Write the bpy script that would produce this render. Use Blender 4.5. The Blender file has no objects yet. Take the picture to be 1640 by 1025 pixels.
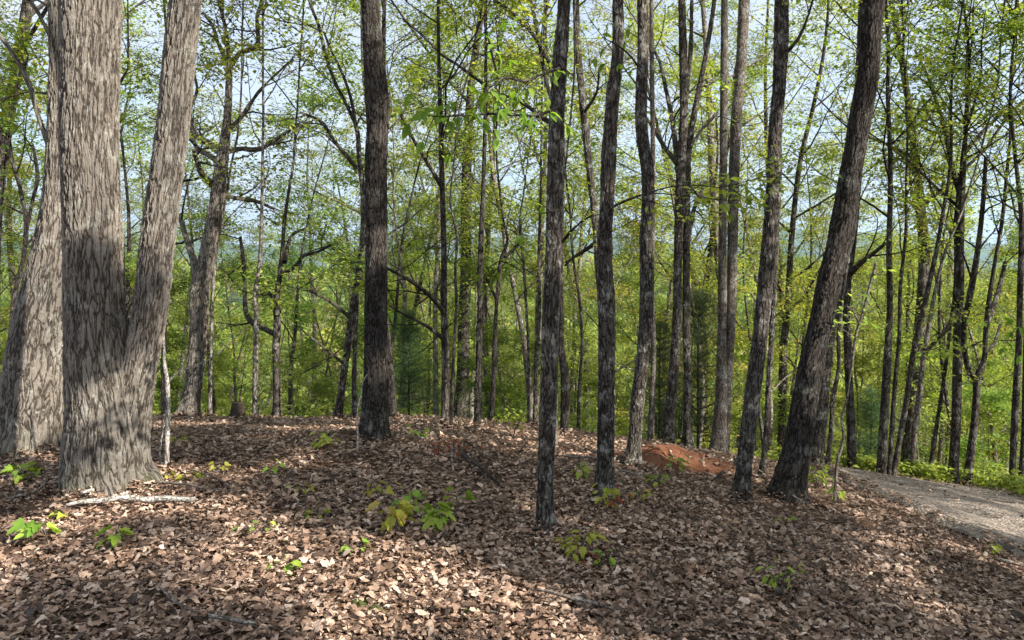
import bpy, math, random
import numpy as np
R=math.radians
# ---------------------------------------------------------------- camera, sky, sun, exposure
SC=bpy.context.scene
COL=SC.collection
F,CX,CY,CZ=1263.,820.,430.,1.6          # focal length and horizon of the photograph in its own pixels; eye height
cam_d=bpy.data.cameras.new('camera'); cam=bpy.data.objects.new('camera',cam_d); COL.objects.link(cam)
cam_d.sensor_width=36.; cam_d.lens=36.*F/1640.; cam_d.shift_y=-(512.5-CY)/1640.
cam_d.clip_start=0.05; cam_d.clip_end=30000.
cam.location=(0,0,CZ); cam.rotation_euler=(R(90),0,0)
SC.camera=cam
SUN_AZ=R(118)    # clockwise from +Y (the view direction): behind and to the right
SUN_EL=R(33)
W=bpy.data.worlds.new('World'); SC.world=W; W.use_nodes=True
wn=W.node_tree.nodes; wl=W.node_tree.links
sky=wn.new('ShaderNodeTexSky'); sky.sky_type='NISHITA'; sky.sun_disc=False
sky.sun_elevation=SUN_EL; sky.sun_rotation=SUN_AZ; sky.altitude=400; sky.air_density=1.0; sky.dust_density=2.5; sky.ozone_density=1.2
# thin high white cloud veil over the blue
tcw=wn.new('ShaderNodeTexCoord'); mpw=wn.new('ShaderNodeMapping'); mpw.inputs['Scale'].default_value=(1.2,1.2,3.5); wl.new(tcw.outputs['Generated'],mpw.inputs[0])
nzw=wn.new('ShaderNodeTexNoise'); nzw.inputs['Scale'].default_value=2.3; nzw.inputs['Detail'].default_value=6; nzw.inputs['Roughness'].default_value=0.6; wl.new(mpw.outputs[0],nzw.inputs['Vector'])
mrw=wn.new('ShaderNodeMapRange'); mrw.inputs[1].default_value=0.3; mrw.inputs[2].default_value=0.68; mrw.inputs[3].default_value=0.30; mrw.inputs[4].default_value=0.92; wl.new(nzw.outputs[0],mrw.inputs[0])
mxw=wn.new('ShaderNodeMix'); mxw.data_type='RGBA'; wl.new(mrw.outputs[0],mxw.inputs[0]); wl.new(sky.outputs[0],mxw.inputs[6]); mxw.inputs[7].default_value=(4.3,4.45,4.7,1)
wl.new(mxw.outputs[2],wn['Background'].inputs[0])
wn['Background'].inputs[1].default_value=0.09
sd=bpy.data.lights.new('sun','SUN'); sd.energy=5.0; sd.angle=R(0.53); sd.color=(1.0,0.94,0.85)
so=bpy.data.objects.new('sun',sd); COL.objects.link(so)
dx,dy,dz=math.sin(SUN_AZ)*math.cos(SUN_EL),math.cos(SUN_AZ)*math.cos(SUN_EL),math.sin(SUN_EL)
from mathutils import Vector
so.rotation_euler=Vector((dx,dy,dz)).to_track_quat('Z','Y').to_euler()
SC.view_settings.view_transform='Standard'; SC.view_settings.look='None'
SC.view_settings.exposure=1.45; SC.view_settings.gamma=1.0; SC.view_settings.use_curve_mapping=False
SC.cycles.max_bounces=8; SC.cycles.diffuse_bounces=3; SC.cycles.glossy_bounces=2; SC.cycles.transmission_bounces=4
SC.cycles.transparent_max_bounces=8; SC.cycles.volume_bounces=1; SC.cycles.use_denoising=True

# ---------------------------------------------------------------- terrain
def sm(t,w):
    t=np.maximum(t,0.); return np.where(t<w,t*t/(2*w),t-w/2)
def vnoise(x,y,seed=0):
    x=np.asarray(x,float); y=np.asarray(y,float)
    xi=np.floor(x); yi=np.floor(y); fx=x-xi; fy=y-yi
    fx=fx*fx*(3-2*fx); fy=fy*fy*(3-2*fy)
    def h(a,b):
        v=np.sin(a*127.1+b*311.7+seed*74.7)*43758.5453; return v-np.floor(v)
    return (h(xi,yi)*(1-fx)+h(xi+1,yi)*fx)*(1-fy)+(h(xi,yi+1)*(1-fx)+h(xi+1,yi+1)*fx)*fy
def H(x,y):
    x=np.asarray(x,float); y=np.asarray(y,float)
    c=0.34*sm(y-5.8,9.0)
    s=0.15*sm(x+2,3.0)
    d=c+s*np.clip((y+25)/20,0,1)
    z=-48*(1-np.exp(-d/48))
    r=np.hypot(x,y)
    z=z+0.05*(vnoise(x*0.7,y*0.7,1)-0.5)+0.018*(vnoise(x*3.1,y*3.1,2)-0.5)
    # valley side opposite, then far hills and the blue ridge
    fr=np.clip(y,0,None)/np.maximum(r,1e-6)
    z=z+38*np.clip((r-260)/420,0,1)**1.3*fr*(0.75+0.5*vnoise(x/160,y/160,3))
    z=z-45*np.clip((r-760)/700,0,1)*fr
    m=np.clip((r-2600)/2600,0,1); m=m*m*(3-2*m)
    ang=np.arctan2(x,np.maximum(y,1.))
    rid=0.75+0.5*(vnoise(ang*9+3,r/2500,4)-0.5)+0.22*(vnoise(ang*26,r/900,5)-0.5)+0.07*(vnoise(ang*70,r/300,6)-0.5)
    z=z+m*rid*310*fr
    return z
def Hs(x,y): return float(H(x,y))
def ground_at(px,py):
    Y=np.arange(2.,60.,.01); X=(px-CX)/F*Y
    row=CY-(H(X,Y)-CZ)/Y*F
    i=np.argmax(row<py)
    if not (row<py).any(): i=int(row.argmin())
    return float(X[i]),float(Y[i]),Hs(X[i],Y[i])
def at(px,py,Y): return ((px-CX)/F*Y, Y, CZ-(py-CY)/F*Y)

# ---------------------------------------------------------------- materials
def newmat(name):
    m=bpy.data.materials.new(name); m.use_nodes=True; return m,m.node_tree.nodes,m.node_tree.links
def N(nodes,t,**k):
    n=nodes.new(t)
    for a,b in k.items():
        if a[0]=='_': n.inputs[int(a[1:])].default_value=b
        else: setattr(n,a,b)
    return n
def ramp(nodes,stops,interp='LINEAR'):
    r=nodes.new('ShaderNodeValToRGB'); r.color_ramp.interpolation=interp
    e=r.color_ramp.elements
    while len(e)<len(stops): e.new(0.5)
    for i,(p,c) in enumerate(stops): e[i].position=p; e[i].color=(*c,1)
    return r
def mixc(nodes,links,fac,a,b,mode='MIX'):
    m=nodes.new('ShaderNodeMix'); m.data_type='RGBA'; m.blend_type=mode
    for sock,v in ((m.inputs[0],fac),(m.inputs[6],a),(m.inputs[7],b)):
        if isinstance(v,(int,float)): sock.default_value=v
        elif isinstance(v,tuple): sock.default_value=(*v,1)
        else: links.new(v,sock)
    return m.outputs[2]
def math_(nodes,links,op,a,b=None):
    m=nodes.new('ShaderNodeMath'); m.operation=op
    for i,v in ((0,a),(1,b)):
        if v is None: continue
        if isinstance(v,(int,float)): m.inputs[i].default_value=v
        else: links.new(v,m.inputs[i])
    return m.outputs[0]
def bark_mat(name,ridge,mid,furrow,lichen,cell=0.04,stretch=0.2,depth=0.012,lich_amt=0.5,moss=0.0,true_disp=False,lich_scale=6.):
    m,n,l=newmat(name)
    at_=N(n,'ShaderNodeAttribute',attribute_name='bark')
    nz=N(n,'ShaderNodeTexNoise'); nz.inputs['Scale'].default_value=0.16/cell; nz.inputs['Detail'].default_value=3
    l.new(at_.outputs['Vector'],nz.inputs['Vector'])
    sub=N(n,'ShaderNodeVectorMath',operation='SUBTRACT'); l.new(nz.outputs['Color'],sub.inputs[0]); sub.inputs[1].default_value=(.5,.5,.5)
    sc=N(n,'ShaderNodeVectorMath',operation='MULTIPLY'); l.new(sub.outputs[0],sc.inputs[0]); sc.inputs[1].default_value=(cell*0.9,cell*0.9,cell*4)
    ad=N(n,'ShaderNodeVectorMath',operation='ADD'); l.new(at_.outputs['Vector'],ad.inputs[0]); l.new(sc.outputs[0],ad.inputs[1])
    mp=N(n,'ShaderNodeVectorMath',operation='MULTIPLY'); l.new(ad.outputs[0],mp.inputs[0]); mp.inputs[1].default_value=(1/cell,1/cell,stretch/cell)
    def plates(k,hi):
        q=N(n,'ShaderNodeVectorMath',operation='SCALE'); l.new(mp.outputs[0],q.inputs[0]); q.inputs['Scale'].default_value=k
        vo=N(n,'ShaderNodeTexVoronoi',feature='DISTANCE_TO_EDGE'); vo.inputs['Scale'].default_value=1; l.new(q.outputs[0],vo.inputs['Vector'])
        mr=N(n,'ShaderNodeMapRange'); l.new(vo.outputs['Distance'],mr.inputs[0]); mr.inputs[1].default_value=0.0; mr.inputs[2].default_value=hi; mr.interpolation_type='SMOOTHSTEP'
        return mr.outputs[0]
    bn=N(n,'ShaderNodeTexNoise'); bn.inputs['Scale'].default_value=1.1; bn.inputs['Detail'].default_value=3; l.new(mp.outputs[0],bn.inputs['Vector'])
    brk=N(n,'ShaderNodeMapRange'); l.new(bn.outputs[0],brk.inputs[0]); brk.inputs[1].default_value=0.42; brk.inputs[2].default_value=0.66
    q=N(n,'ShaderNodeVectorMath',operation='SCALE'); l.new(mp.outputs[0],q.inputs[0]); q.inputs['Scale'].default_value=0.62
    rn_=N(n,'ShaderNodeTexNoise'); rn_.inputs['Scale'].default_value=1.0; rn_.inputs['Detail'].default_value=2.5; rn_.inputs['Roughness'].default_value=0.55; rn_.inputs['Distortion'].default_value=0.25; l.new(q.outputs[0],rn_.inputs['Vector'])
    ab=math_(n,l,'ABSOLUTE',math_(n,l,'SUBTRACT',rn_.outputs[0],0.5))
    rm=N(n,'ShaderNodeMapRange'); l.new(ab,rm.inputs[0]); rm.inputs[1].default_value=0.0; rm.inputs[2].default_value=0.075; rm.interpolation_type='SMOOTHSTEP'
    p1=math_(n,l,'MINIMUM',rm.outputs[0],math_(n,l,'MAXIMUM',plates(0.8,0.13),math_(n,l,'MULTIPLY',brk.outputs[0],0.9)))
    p2=plates(2.3,0.35)
    pl=math_(n,l,'ADD',math_(n,l,'MULTIPLY',p1,0.72),math_(n,l,'MULTIPLY',p2,0.28))
    mp2=N(n,'ShaderNodeVectorMath',operation='MULTIPLY'); l.new(ad.outputs[0],mp2.inputs[0]); mp2.inputs[1].default_value=(1,1,0.35)
    fn=N(n,'ShaderNodeTexNoise'); fn.inputs['Scale'].default_value=3.2/cell; fn.inputs['Detail'].default_value=6; fn.inputs['Roughness'].default_value=0.75
    l.new(mp2.outputs[0],fn.inputs['Vector'])
    hgt=math_(n,l,'ADD',pl,math_(n,l,'MULTIPLY',math_(n,l,'SUBTRACT',fn.outputs[0],0.5),1.5))
    cr=ramp(n,[(0.15,furrow),(0.5,mid),(0.98,ridge)]); l.new(hgt,cr.inputs[0])
    # lichen blotches
    ln=N(n,'ShaderNodeTexNoise'); ln.inputs['Scale'].default_value=lich_scale; ln.inputs['Detail'].default_value=7; ln.inputs['Roughness'].default_value=0.72
    l.new(at_.outputs['Vector'],ln.inputs['Vector'])
    t=0.60-0.13*lich_amt
    lr=ramp(n,[(t,(0,0,0)),(t+0.07,(1,1,1))]); l.new(ln.outputs[0],lr.inputs[0])
    lf=math_(n,l,'MULTIPLY',lr.outputs[0],math_(n,l,'MULTIPLY',math_(n,l,'MINIMUM',math_(n,l,'MAXIMUM',hgt,0.15),1.0),0.75))
    c=mixc(n,l,lf,cr.outputs[0],lichen)
    big=N(n,'ShaderNodeTexNoise'); big.inputs['Scale'].default_value=1.7; big.inputs['Detail'].default_value=2; l.new(at_.outputs['Vector'],big.inputs['Vector'])
    br=ramp(n,[(0.3,(0.72,0.72,0.72)),(0.7,(1.15,1.12,1.08))]); l.new(big.outputs[0],br.inputs[0])
    c=mixc(n,l,1.0,c,br.outputs[0],'MULTIPLY')
    if moss>0:
        sp=N(n,'ShaderNodeSeparateXYZ'); l.new(at_.outputs['Vector'],sp.inputs[0])
        mz=N(n,'ShaderNodeMapRange'); l.new(sp.outputs[2],mz.inputs[0]); mz.inputs[1].default_value=0.62; mz.inputs[2].default_value=0.1
        mn=N(n,'ShaderNodeTexNoise'); mn.inputs['Scale'].default_value=9; mn.inputs['Detail'].default_value=6; l.new(at_.outputs['Vector'],mn.inputs['Vector'])
        mm=ramp(n,[(0.42,(0,0,0)),(0.62,(1,1,1))]); l.new(mn.outputs[0],mm.inputs[0])
        mf=math_(n,l,'MULTIPLY',math_(n,l,'MULTIPLY',mz.outputs[0],mm.outputs[0]),moss)
        c=mixc(n,l,mf,c,(0.10,0.11,0.035))
    b=n['Principled BSDF']; l.new(c,b.inputs['Base Color']); b.inputs['Roughness'].default_value=0.92; b.inputs['Specular IOR Level'].default_value=0.15
    if true_disp:
        d=N(n,'ShaderNodeDisplacement'); d.inputs['Midlevel'].default_value=0.8; d.inputs['Scale'].default_value=depth; l.new(hgt,d.inputs['Height'])
        l.new(d.outputs[0],n['Material Output'].inputs['Displacement']); m.displacement_method='BOTH'
    else:
        bp=N(n,'ShaderNodeBump'); bp.inputs['Distance'].default_value=depth; bp.inputs['Strength'].default_value=1.0; l.new(hgt,bp.inputs['Height']); l.new(bp.outputs[0],b.inputs['Normal'])
    return m
def leaf_mat(name,stops,trans=0.5,rough=0.5,tint=(1.25,1.2,0.6)):
    m,n,l=newmat(name)
    g=N(n,'ShaderNodeNewGeometry'); r=ramp(n,stops); l.new(g.outputs['Random Per Island'],r.inputs[0])
    oi=N(n,'ShaderNodeObjectInfo')
    hs=N(n,'ShaderNodeHueSaturation'); l.new(r.outputs[0],hs.inputs['Color'])
    l.new(math_(n,l,'ADD',0.472,math_(n,l,'MULTIPLY',oi.outputs['Random'],0.045)),hs.inputs['Hue'])
    l.new(math_(n,l,'ADD',0.80,math_(n,l,'MULTIPLY',oi.outputs['Random'],0.4)),hs.inputs['Value'])
    b=n['Principled BSDF']; l.new(hs.outputs[0],b.inputs['Base Color']); b.inputs['Roughness'].default_value=rough; b.inputs['Specular IOR Level'].default_value=0.35
    tr=N(n,'ShaderNodeBsdfTranslucent'); l.new(mixc(n,l,1.0,hs.outputs[0],tint,'MULTIPLY'),tr.inputs[0])
    mx=N(n,'ShaderNodeMixShader'); mx.inputs[0].default_value=trans; l.new(b.outputs[0],mx.inputs[1]); l.new(tr.outputs[0],mx.inputs[2])
    l.new(mx.outputs[0],n['Material Output'].inputs[0])
    return m
M={}
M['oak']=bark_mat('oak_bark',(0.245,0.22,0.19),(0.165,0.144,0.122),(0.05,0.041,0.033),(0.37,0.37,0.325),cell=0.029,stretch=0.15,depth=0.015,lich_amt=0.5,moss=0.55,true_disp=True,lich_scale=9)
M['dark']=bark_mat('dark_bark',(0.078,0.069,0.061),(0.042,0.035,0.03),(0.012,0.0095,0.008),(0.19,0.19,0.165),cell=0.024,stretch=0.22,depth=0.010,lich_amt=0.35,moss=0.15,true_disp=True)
M['grey']=bark_mat('grey_bark',(0.118,0.105,0.091),(0.064,0.054,0.045),(0.018,0.014,0.011),(0.36,0.36,0.33),cell=0.026,stretch=0.25,depth=0.009,lich_amt=0.6,moss=0.25,true_disp=True,lich_scale=11)
M['pale']=bark_mat('pale_bark',(0.18,0.158,0.137),(0.115,0.095,0.08),(0.035,0.027,0.021),(0.36,0.355,0.33),cell=0.018,stretch=0.3,depth=0.005,lich_amt=0.75,moss=0.1,true_disp=True,lich_scale=8)
M['far']=bark_mat('slope_bark',(0.115,0.103,0.09),(0.063,0.054,0.046),(0.022,0.016,0.013),(0.33,0.32,0.285),cell=0.035,stretch=0.25,depth=0.012,lich_amt=0.45)
M['farpale']=bark_mat('pale_slope_bark',(0.30,0.27,0.24),(0.18,0.155,0.13),(0.06,0.045,0.036),(0.48,0.47,0.43),cell=0.035,stretch=0.25,depth=0.010,lich_amt=0.6)
M['stick']=bark_mat('stick_bark',(0.30,0.26,0.22),(0.17,0.14,0.115),(0.05,0.036,0.028),(0.55,0.53,0.48),cell=0.012,stretch=0.3,depth=0.003,lich_amt=0.6)
M['twig']=bark_mat('twig_bark',(0.24,0.18,0.13),(0.13,0.09,0.062),(0.05,0.034,0.024),(0.4,0.36,0.3),cell=0.012,stretch=0.3,depth=0.001,lich_amt=0.3)
M['whitestick']=bark_mat('white_stick_bark',(0.58,0.55,0.50),(0.36,0.33,0.29),(0.10,0.08,0.06),(0.72,0.71,0.68),cell=0.02,stretch=0.5,depth=0.004,lich_amt=0.9,lich_scale=20)
M['darkstick']=bark_mat('rotten_stick_bark',(0.12,0.10,0.09),(0.06,0.048,0.04),(0.02,0.014,0.01),(0.2,0.2,0.18),cell=0.015,stretch=0.3,depth=0.004,lich_amt=0.2)
M['leaf']=leaf_mat('spring_leaf',[(0,(0.14,0.21,0.04)),(0.35,(0.245,0.335,0.06)),(0.7,(0.33,0.42,0.08)),(1,(0.43,0.48,0.11))],0.55)
M['leafyellow']=leaf_mat('yellow_spring_leaf',[(0,(0.19,0.25,0.04)),(0.5,(0.32,0.39,0.06)),(0.85,(0.42,0.43,0.09)),(1,(0.40,0.30,0.11))],0.55)
M['leafdeep']=leaf_mat('deep_green_leaf',[(0,(0.095,0.17,0.038)),(0.5,(0.18,0.295,0.055)),(1,(0.28,0.385,0.075))],0.55)
M['leafrust']=leaf_mat('rusty_budding_leaf',[(0,(0.16,0.12,0.05)),(0.6,(0.24,0.19,0.08)),(1,(0.30,0.22,0.10))],0.3)
M['bigleaf']=leaf_mat('bright_hanging_leaf',[(0,(0.10,0.19,0.022)),(0.6,(0.18,0.31,0.035)),(1,(0.26,0.39,0.05))],0.55)
M['seedleaf']=leaf_mat('seedling_leaf',[(0,(0.15,0.26,0.035)),(0.6,(0.27,0.39,0.05)),(1,(0.39,0.47,0.08))],0.4)
M['seedyellow']=leaf_mat('yellow_seedling_leaf',[(0,(0.28,0.34,0.045)),(0.6,(0.43,0.46,0.07)),(1,(0.50,0.42,0.09))],0.4)
M['redleaf']=leaf_mat('red_seedling_leaf',[(0,(0.22,0.05,0.03)),(0.6,(0.33,0.09,0.05)),(1,(0.30,0.17,0.06))],0.4,tint=(1.2,0.8,0.7))
M['needle']=leaf_mat('pine_needle',[(0,(0.03,0.065,0.02)),(0.6,(0.055,0.11,0.028)),(1,(0.09,0.15,0.035))],0.2,tint=(1,1.1,0.8))
def litter_mat():
    m,n,l=newmat('dry_oak_leaf')
    g=N(n,'ShaderNodeNewGeometry')
    r=ramp(n,[(0,(0.05,0.033,0.024)),(0.16,(0.135,0.088,0.063)),(0.4,(0.28,0.183,0.131)),(0.65,(0.42,0.29,0.215)),(0.87,(0.55,0.41,0.32)),(1,(0.68,0.55,0.46))]); l.new(g.outputs['Random Per Island'],r.inputs[0])
    tc=N(n,'ShaderNodeTexCoord'); nz=N(n,'ShaderNodeTexNoise'); nz.inputs['Scale'].default_value=45; nz.inputs['Detail'].default_value=3; l.new(tc.outputs['Object'],nz.inputs['Vector'])
    r2=ramp(n,[(0.3,(0.6,0.58,0.56)),(0.7,(1.2,1.2,1.2))]); l.new(nz.outputs[0],r2.inputs[0])
    c=mixc(n,l,1.0,r.outputs[0],r2.outputs[0],'MULTIPLY')
    n3=N(n,'ShaderNodeTexNoise'); n3.inputs['Scale'].default_value=1.6; n3.inputs['Detail'].default_value=5; l.new(tc.outputs['Object'],n3.inputs['Vector'])
    r3=ramp(n,[(0.35,(0.70,0.66,0.62)),(0.65,(1.12,1.1,1.05))]); l.new(n3.outputs[0],r3.inputs[0]); c=mixc(n,l,1.0,c,r3.outputs[0],'MULTIPLY')
    b=n['Principled BSDF']; l.new(c,b.inputs['Base Color']); b.inputs['Roughness'].default_value=0.6; b.inputs['Specular IOR Level'].default_value=0.35
    tr=N(n,'ShaderNodeBsdfTranslucent'); l.new(c,tr.inputs[0])
    mx=N(n,'ShaderNodeMixShader'); mx.inputs[0].default_value=0.12; l.new(b.outputs[0],mx.inputs[1]); l.new(tr.outputs[0],mx.inputs[2]); l.new(mx.outputs[0],n['Material Output'].inputs[0])
    return m
M['litter']=litter_mat()
def noise_mat(name,stops,scale,bump=0.02,bscale=40,rough=0.95,extra=None):
    m,n,l=newmat(name); tc=N(n,'ShaderNodeTexCoord')
    nz=N(n,'ShaderNodeTexNoise'); nz.inputs['Scale'].default_value=scale; nz.inputs['Detail'].default_value=8; nz.inputs['Roughness'].default_value=0.65; l.new(tc.outputs['Object'],nz.inputs['Vector'])
    r=ramp(n,stops); l.new(nz.outputs[0],r.inputs[0]); c=r.outputs[0]
    n2=N(n,'ShaderNodeTexNoise'); n2.inputs['Scale'].default_value=bscale; n2.inputs['Detail'].default_value=6; n2.inputs['Roughness'].default_value=0.75; l.new(tc.outputs['Object'],n2.inputs['Vector'])
    r2=ramp(n,[(0.3,(0.6,0.6,0.6)),(0.7,(1.3,1.3,1.3))]); l.new(n2.outputs[0],r2.inputs[0]); c=mixc(n,l,1.0,c,r2.outputs[0],'MULTIPLY')
    b=n['Principled BSDF']; l.new(c,b.inputs['Base Color']); b.inputs['Roughness'].default_value=rough; b.inputs['Specular IOR Level'].default_value=0.2
    bp=N(n,'ShaderNodeBump'); bp.inputs['Distance'].default_value=bump; l.new(n2.outputs[0],bp.inputs['Height']); l.new(bp.outputs[0],b.inputs['Normal'])
    return m
def ground_mat():
    m=noise_mat('woodland_soil',[(0.3,(0.045,0.027,0.019)),(0.5,(0.11,0.062,0.038)),(0.68,(0.24,0.135,0.075))],3.0,0.02,60)
    n,l=m.node_tree.nodes,m.node_tree.links; b=n['Principled BSDF']
    src=b.inputs['Base Color'].links[0].from_socket
    tc=N(n,'ShaderNodeTexCoord'); ln=N(n,'ShaderNodeVectorMath',operation='LENGTH'); l.new(tc.outputs['Object'],ln.inputs[0])
    mr=N(n,'ShaderNodeMapRange'); l.new(ln.outputs['Value'],mr.inputs[0]); mr.inputs[1].default_value=22; mr.inputs[2].default_value=70
    nz=N(n,'ShaderNodeTexNoise'); nz.inputs['Scale'].default_value=0.03; nz.inputs['Detail'].default_value=9; nz.inputs['Roughness'].default_value=0.75; l.new(tc.outputs['Object'],nz.inputs['Vector'])
    r=ramp(n,[(0.35,(0.035,0.06,0.016)),(0.6,(0.07,0.10,0.025)),(0.75,(0.12,0.14,0.04))]); l.new(nz.outputs[0],r.inputs[0])
    l.new(mixc(n,l,mr.outputs[0],src,r.outputs[0]),b.inputs['Base Color'])
    return m
M['ground']=ground_mat()
def road_mat():
    m,n,l=newmat('gravel_dirt'); tc=N(n,'ShaderNodeTexCoord')
    nz=N(n,'ShaderNodeTexNoise'); nz.inputs['Scale'].default_value=2.2; nz.inputs['Detail'].default_value=10; nz.inputs['Roughness'].default_value=0.7; l.new(tc.outputs['Object'],nz.inputs['Vector'])
    r=ramp(n,[(0.3,(0.12,0.095,0.075)),(0.48,(0.20,0.165,0.135)),(0.7,(0.29,0.25,0.21))]); l.new(nz.outputs[0],r.inputs[0])
    vo=N(n,'ShaderNodeTexVoronoi'); vo.inputs['Scale'].default_value=42; l.new(tc.outputs['Object'],vo.inputs['Vector'])
    vr=ramp(n,[(0.0,(0.45,0.42,0.40)),(0.5,(1.0,0.97,0.93)),(1.0,(1.7,1.65,1.6))]); sp=N(n,'ShaderNodeSeparateColor'); l.new(vo.outputs['Color'],sp.inputs[0]); l.new(sp.outputs[0],vr.inputs[0])
    c=mixc(n,l,1.0,r.outputs[0],vr.outputs[0],'MULTIPLY')
    b=n['Principled BSDF']; l.new(c,b.inputs['Base Color']); b.inputs['Roughness'].default_value=.95
    h=math_(n,l,'ADD',math_(n,l,'MULTIPLY',vo.outputs['Distance'],-.6),math_(n,l,'MULTIPLY',nz.outputs[0],1.5))
    bp=N(n,'ShaderNodeBump'); bp.inputs['Distance'].default_value=.03; l.new(h,bp.inputs['Height']); l.new(bp.outputs[0],b.inputs['Normal'])
    return m
M['road']=road_mat()
M['clay']=noise_mat('red_clay',[(0.3,(0.13,0.05,0.026)),(0.5,(0.20,0.08,0.042)),(0.7,(0.28,0.13,0.075))],5,0.03,35)
M['moss']=noise_mat('moss',[(0.3,(0.05,0.06,0.015)),(0.5,(0.10,0.115,0.03)),(0.7,(0.16,0.17,0.05))],12,0.02,90)
M['stump']=noise_mat('rotten_wood',[(0.3,(0.03,0.022,0.018)),(0.6,(0.09,0.065,0.05))],9,0.02,40)
M['stone']=noise_mat('pale_stone',[(0.3,(0.26,0.25,0.23)),(0.6,(0.45,0.43,0.40))],9,0.01,40)

# ---------------------------------------------------------------- mesh collecting
class Geo:
    def __init__(s): s.v=[];s.b=[];s.f=[];s.n=0;s.mats=[]
    def add(s,v,faces,mat,bark=None):
        v=np.asarray(v,np.float32).reshape(-1,3); 
        if mat not in s.mats: s.mats.append(mat)
        mi=s.mats.index(mat)
        s.v.append(v); s.b.append(np.zeros_like(v) if bark is None else np.asarray(bark,np.float32).reshape(-1,3))
        for f in (faces if isinstance(faces,list) else [faces]):
            f=np.asarray(f,np.int32)
            if len(f): s.f.append((f+s.n,mi))
        s.n+=len(v)
    def mesh(s,name,smooth=True,origin=(0,0,0)):
        me=bpy.data.meshes.new(name)
        v=np.concatenate(s.v)-np.asarray(origin,np.float32); me.vertices.add(len(v)); me.vertices.foreach_set('co',v.ravel())
        loops=np.concatenate([f.ravel() for f,_ in s.f]); cnt=np.concatenate([np.full(len(f),f.shape[1],np.int32) for f,_ in s.f])
        mi=np.concatenate([np.full(len(f),m,np.int32) for f,m in s.f])
        me.loops.add(len(loops)); me.loops.foreach_set('vertex_index',loops)
        me.polygons.add(len(cnt)); st=np.zeros(len(cnt),np.int32); st[1:]=np.cumsum(cnt)[:-1]
        me.polygons.foreach_set('loop_start',st); me.polygons.foreach_set('material_index',mi)
        me.polygons.foreach_set('use_smooth',np.full(len(cnt),smooth))
        for k in s.mats: me.materials.append(M[k])
        b=np.concatenate(s.b)
        if b.any():
            a=me.attributes.new('bark','FLOAT_VECTOR','POINT'); a.data.foreach_set('vector',b.ravel())
        me.update(calc_edges=True); return me
    def obj(s,name,parent=None,smooth=True,origin=(0,0,0)):
        o=bpy.data.objects.new(name,s.mesh(name,smooth,origin)); COL.objects.link(o)
        if parent is not None: o.parent=parent
        elif any(origin): o.location=origin
        return o
def tag(o,label=None,cat=None,group=None,kind=None):
    if label: o['label']=label
    if cat: o['category']=cat
    if group: o['group']=group
    if kind: o['kind']=kind
    return o
def empty(name,loc,label,cat,group=None,rz=0,sc=1):
    o=bpy.data.objects.new(name,None); COL.objects.link(o); o.location=loc; o.rotation_euler=(0,0,rz); o.scale=(sc,)*3; o.empty_display_size=0.2
    return tag(o,label,cat,group)

def tubes(geo,P,Rr,sides,mat,lump=0.0,seed=0,flare=None,cap=True):
    """P (B,n,3) centre lines, Rr (B,n) radii -> closed tapering tubes"""
    P=np.asarray(P,float); Rr=np.asarray(Rr,float)
    if P.ndim==2: P=P[None]; Rr=Rr[None]
    B,n,_=P.shape
    T=np.gradient(P,axis=1); T/=np.linalg.norm(T,axis=2,keepdims=True)+1e-9
    ref=np.where((np.abs(T[:,:1,1:2])>0.8),np.array([1.,0.1,0.05]),np.array([0.05,1.,0.1])); ref=np.broadcast_to(ref,T.shape)
    U=np.cross(T,ref); U/=np.linalg.norm(U,axis=2,keepdims=True)+1e-9
    V=np.cross(T,U)
    th=np.arange(sides)*2*math.pi/sides
    s=np.concatenate([np.zeros((B,1)),np.cumsum(np.linalg.norm(np.diff(P,axis=1),axis=2),axis=1)],1)
    rr=Rr[:,:,None]*np.ones(sides)
    if lump:
        z=s[:,:,None]; r0=Rr.mean()
        rr=rr*(1+lump*(np.sin(th*2+z*1.1+seed)+0.7*np.sin(th*3-z*1.9+seed*2)+0.5*np.sin(th*5+z*3.7+seed*3)))
    if flare is not None:
        h,amt,k=flare
        e=np.exp(-np.maximum(s[:,:,None]-0.3,0)/h)
        rr=rr*(1+e*amt*(0.5+0.5*np.cos(th*k+seed)+0.25*np.cos(th*(k+2)+2*seed)))
    c=np.cos(th)[None,None,:,None]; sn=np.sin(th)[None,None,:,None]
    X=P[:,:,None]+rr[...,None]*(U[:,:,None]*c+V[:,:,None]*sn)
    rm=Rr.mean(axis=1)[:,None,None]
    bk=np.stack(np.broadcast_arrays(rm*np.cos(th)+seed*1.7,rm*np.sin(th)+0*s[:,:,None],s[:,:,None]+seed*0.0),-1)
    idx=np.arange(B*n*sides).reshape(B,n,sides)
    a=idx[:,:-1]; b=idx[:,1:]
    q=np.stack([a,np.roll(a,-1,2),np.roll(b,-1,2),b],-1).reshape(-1,4)
    faces=[q]
    if cap and sides<=8:
        faces.append(idx[:,-1,:]); 
    elif cap:
        faces.append(idx[:,-1,:]); faces.append(idx[:,0,::-1])
    geo.add(X,faces,mat,bk)

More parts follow.
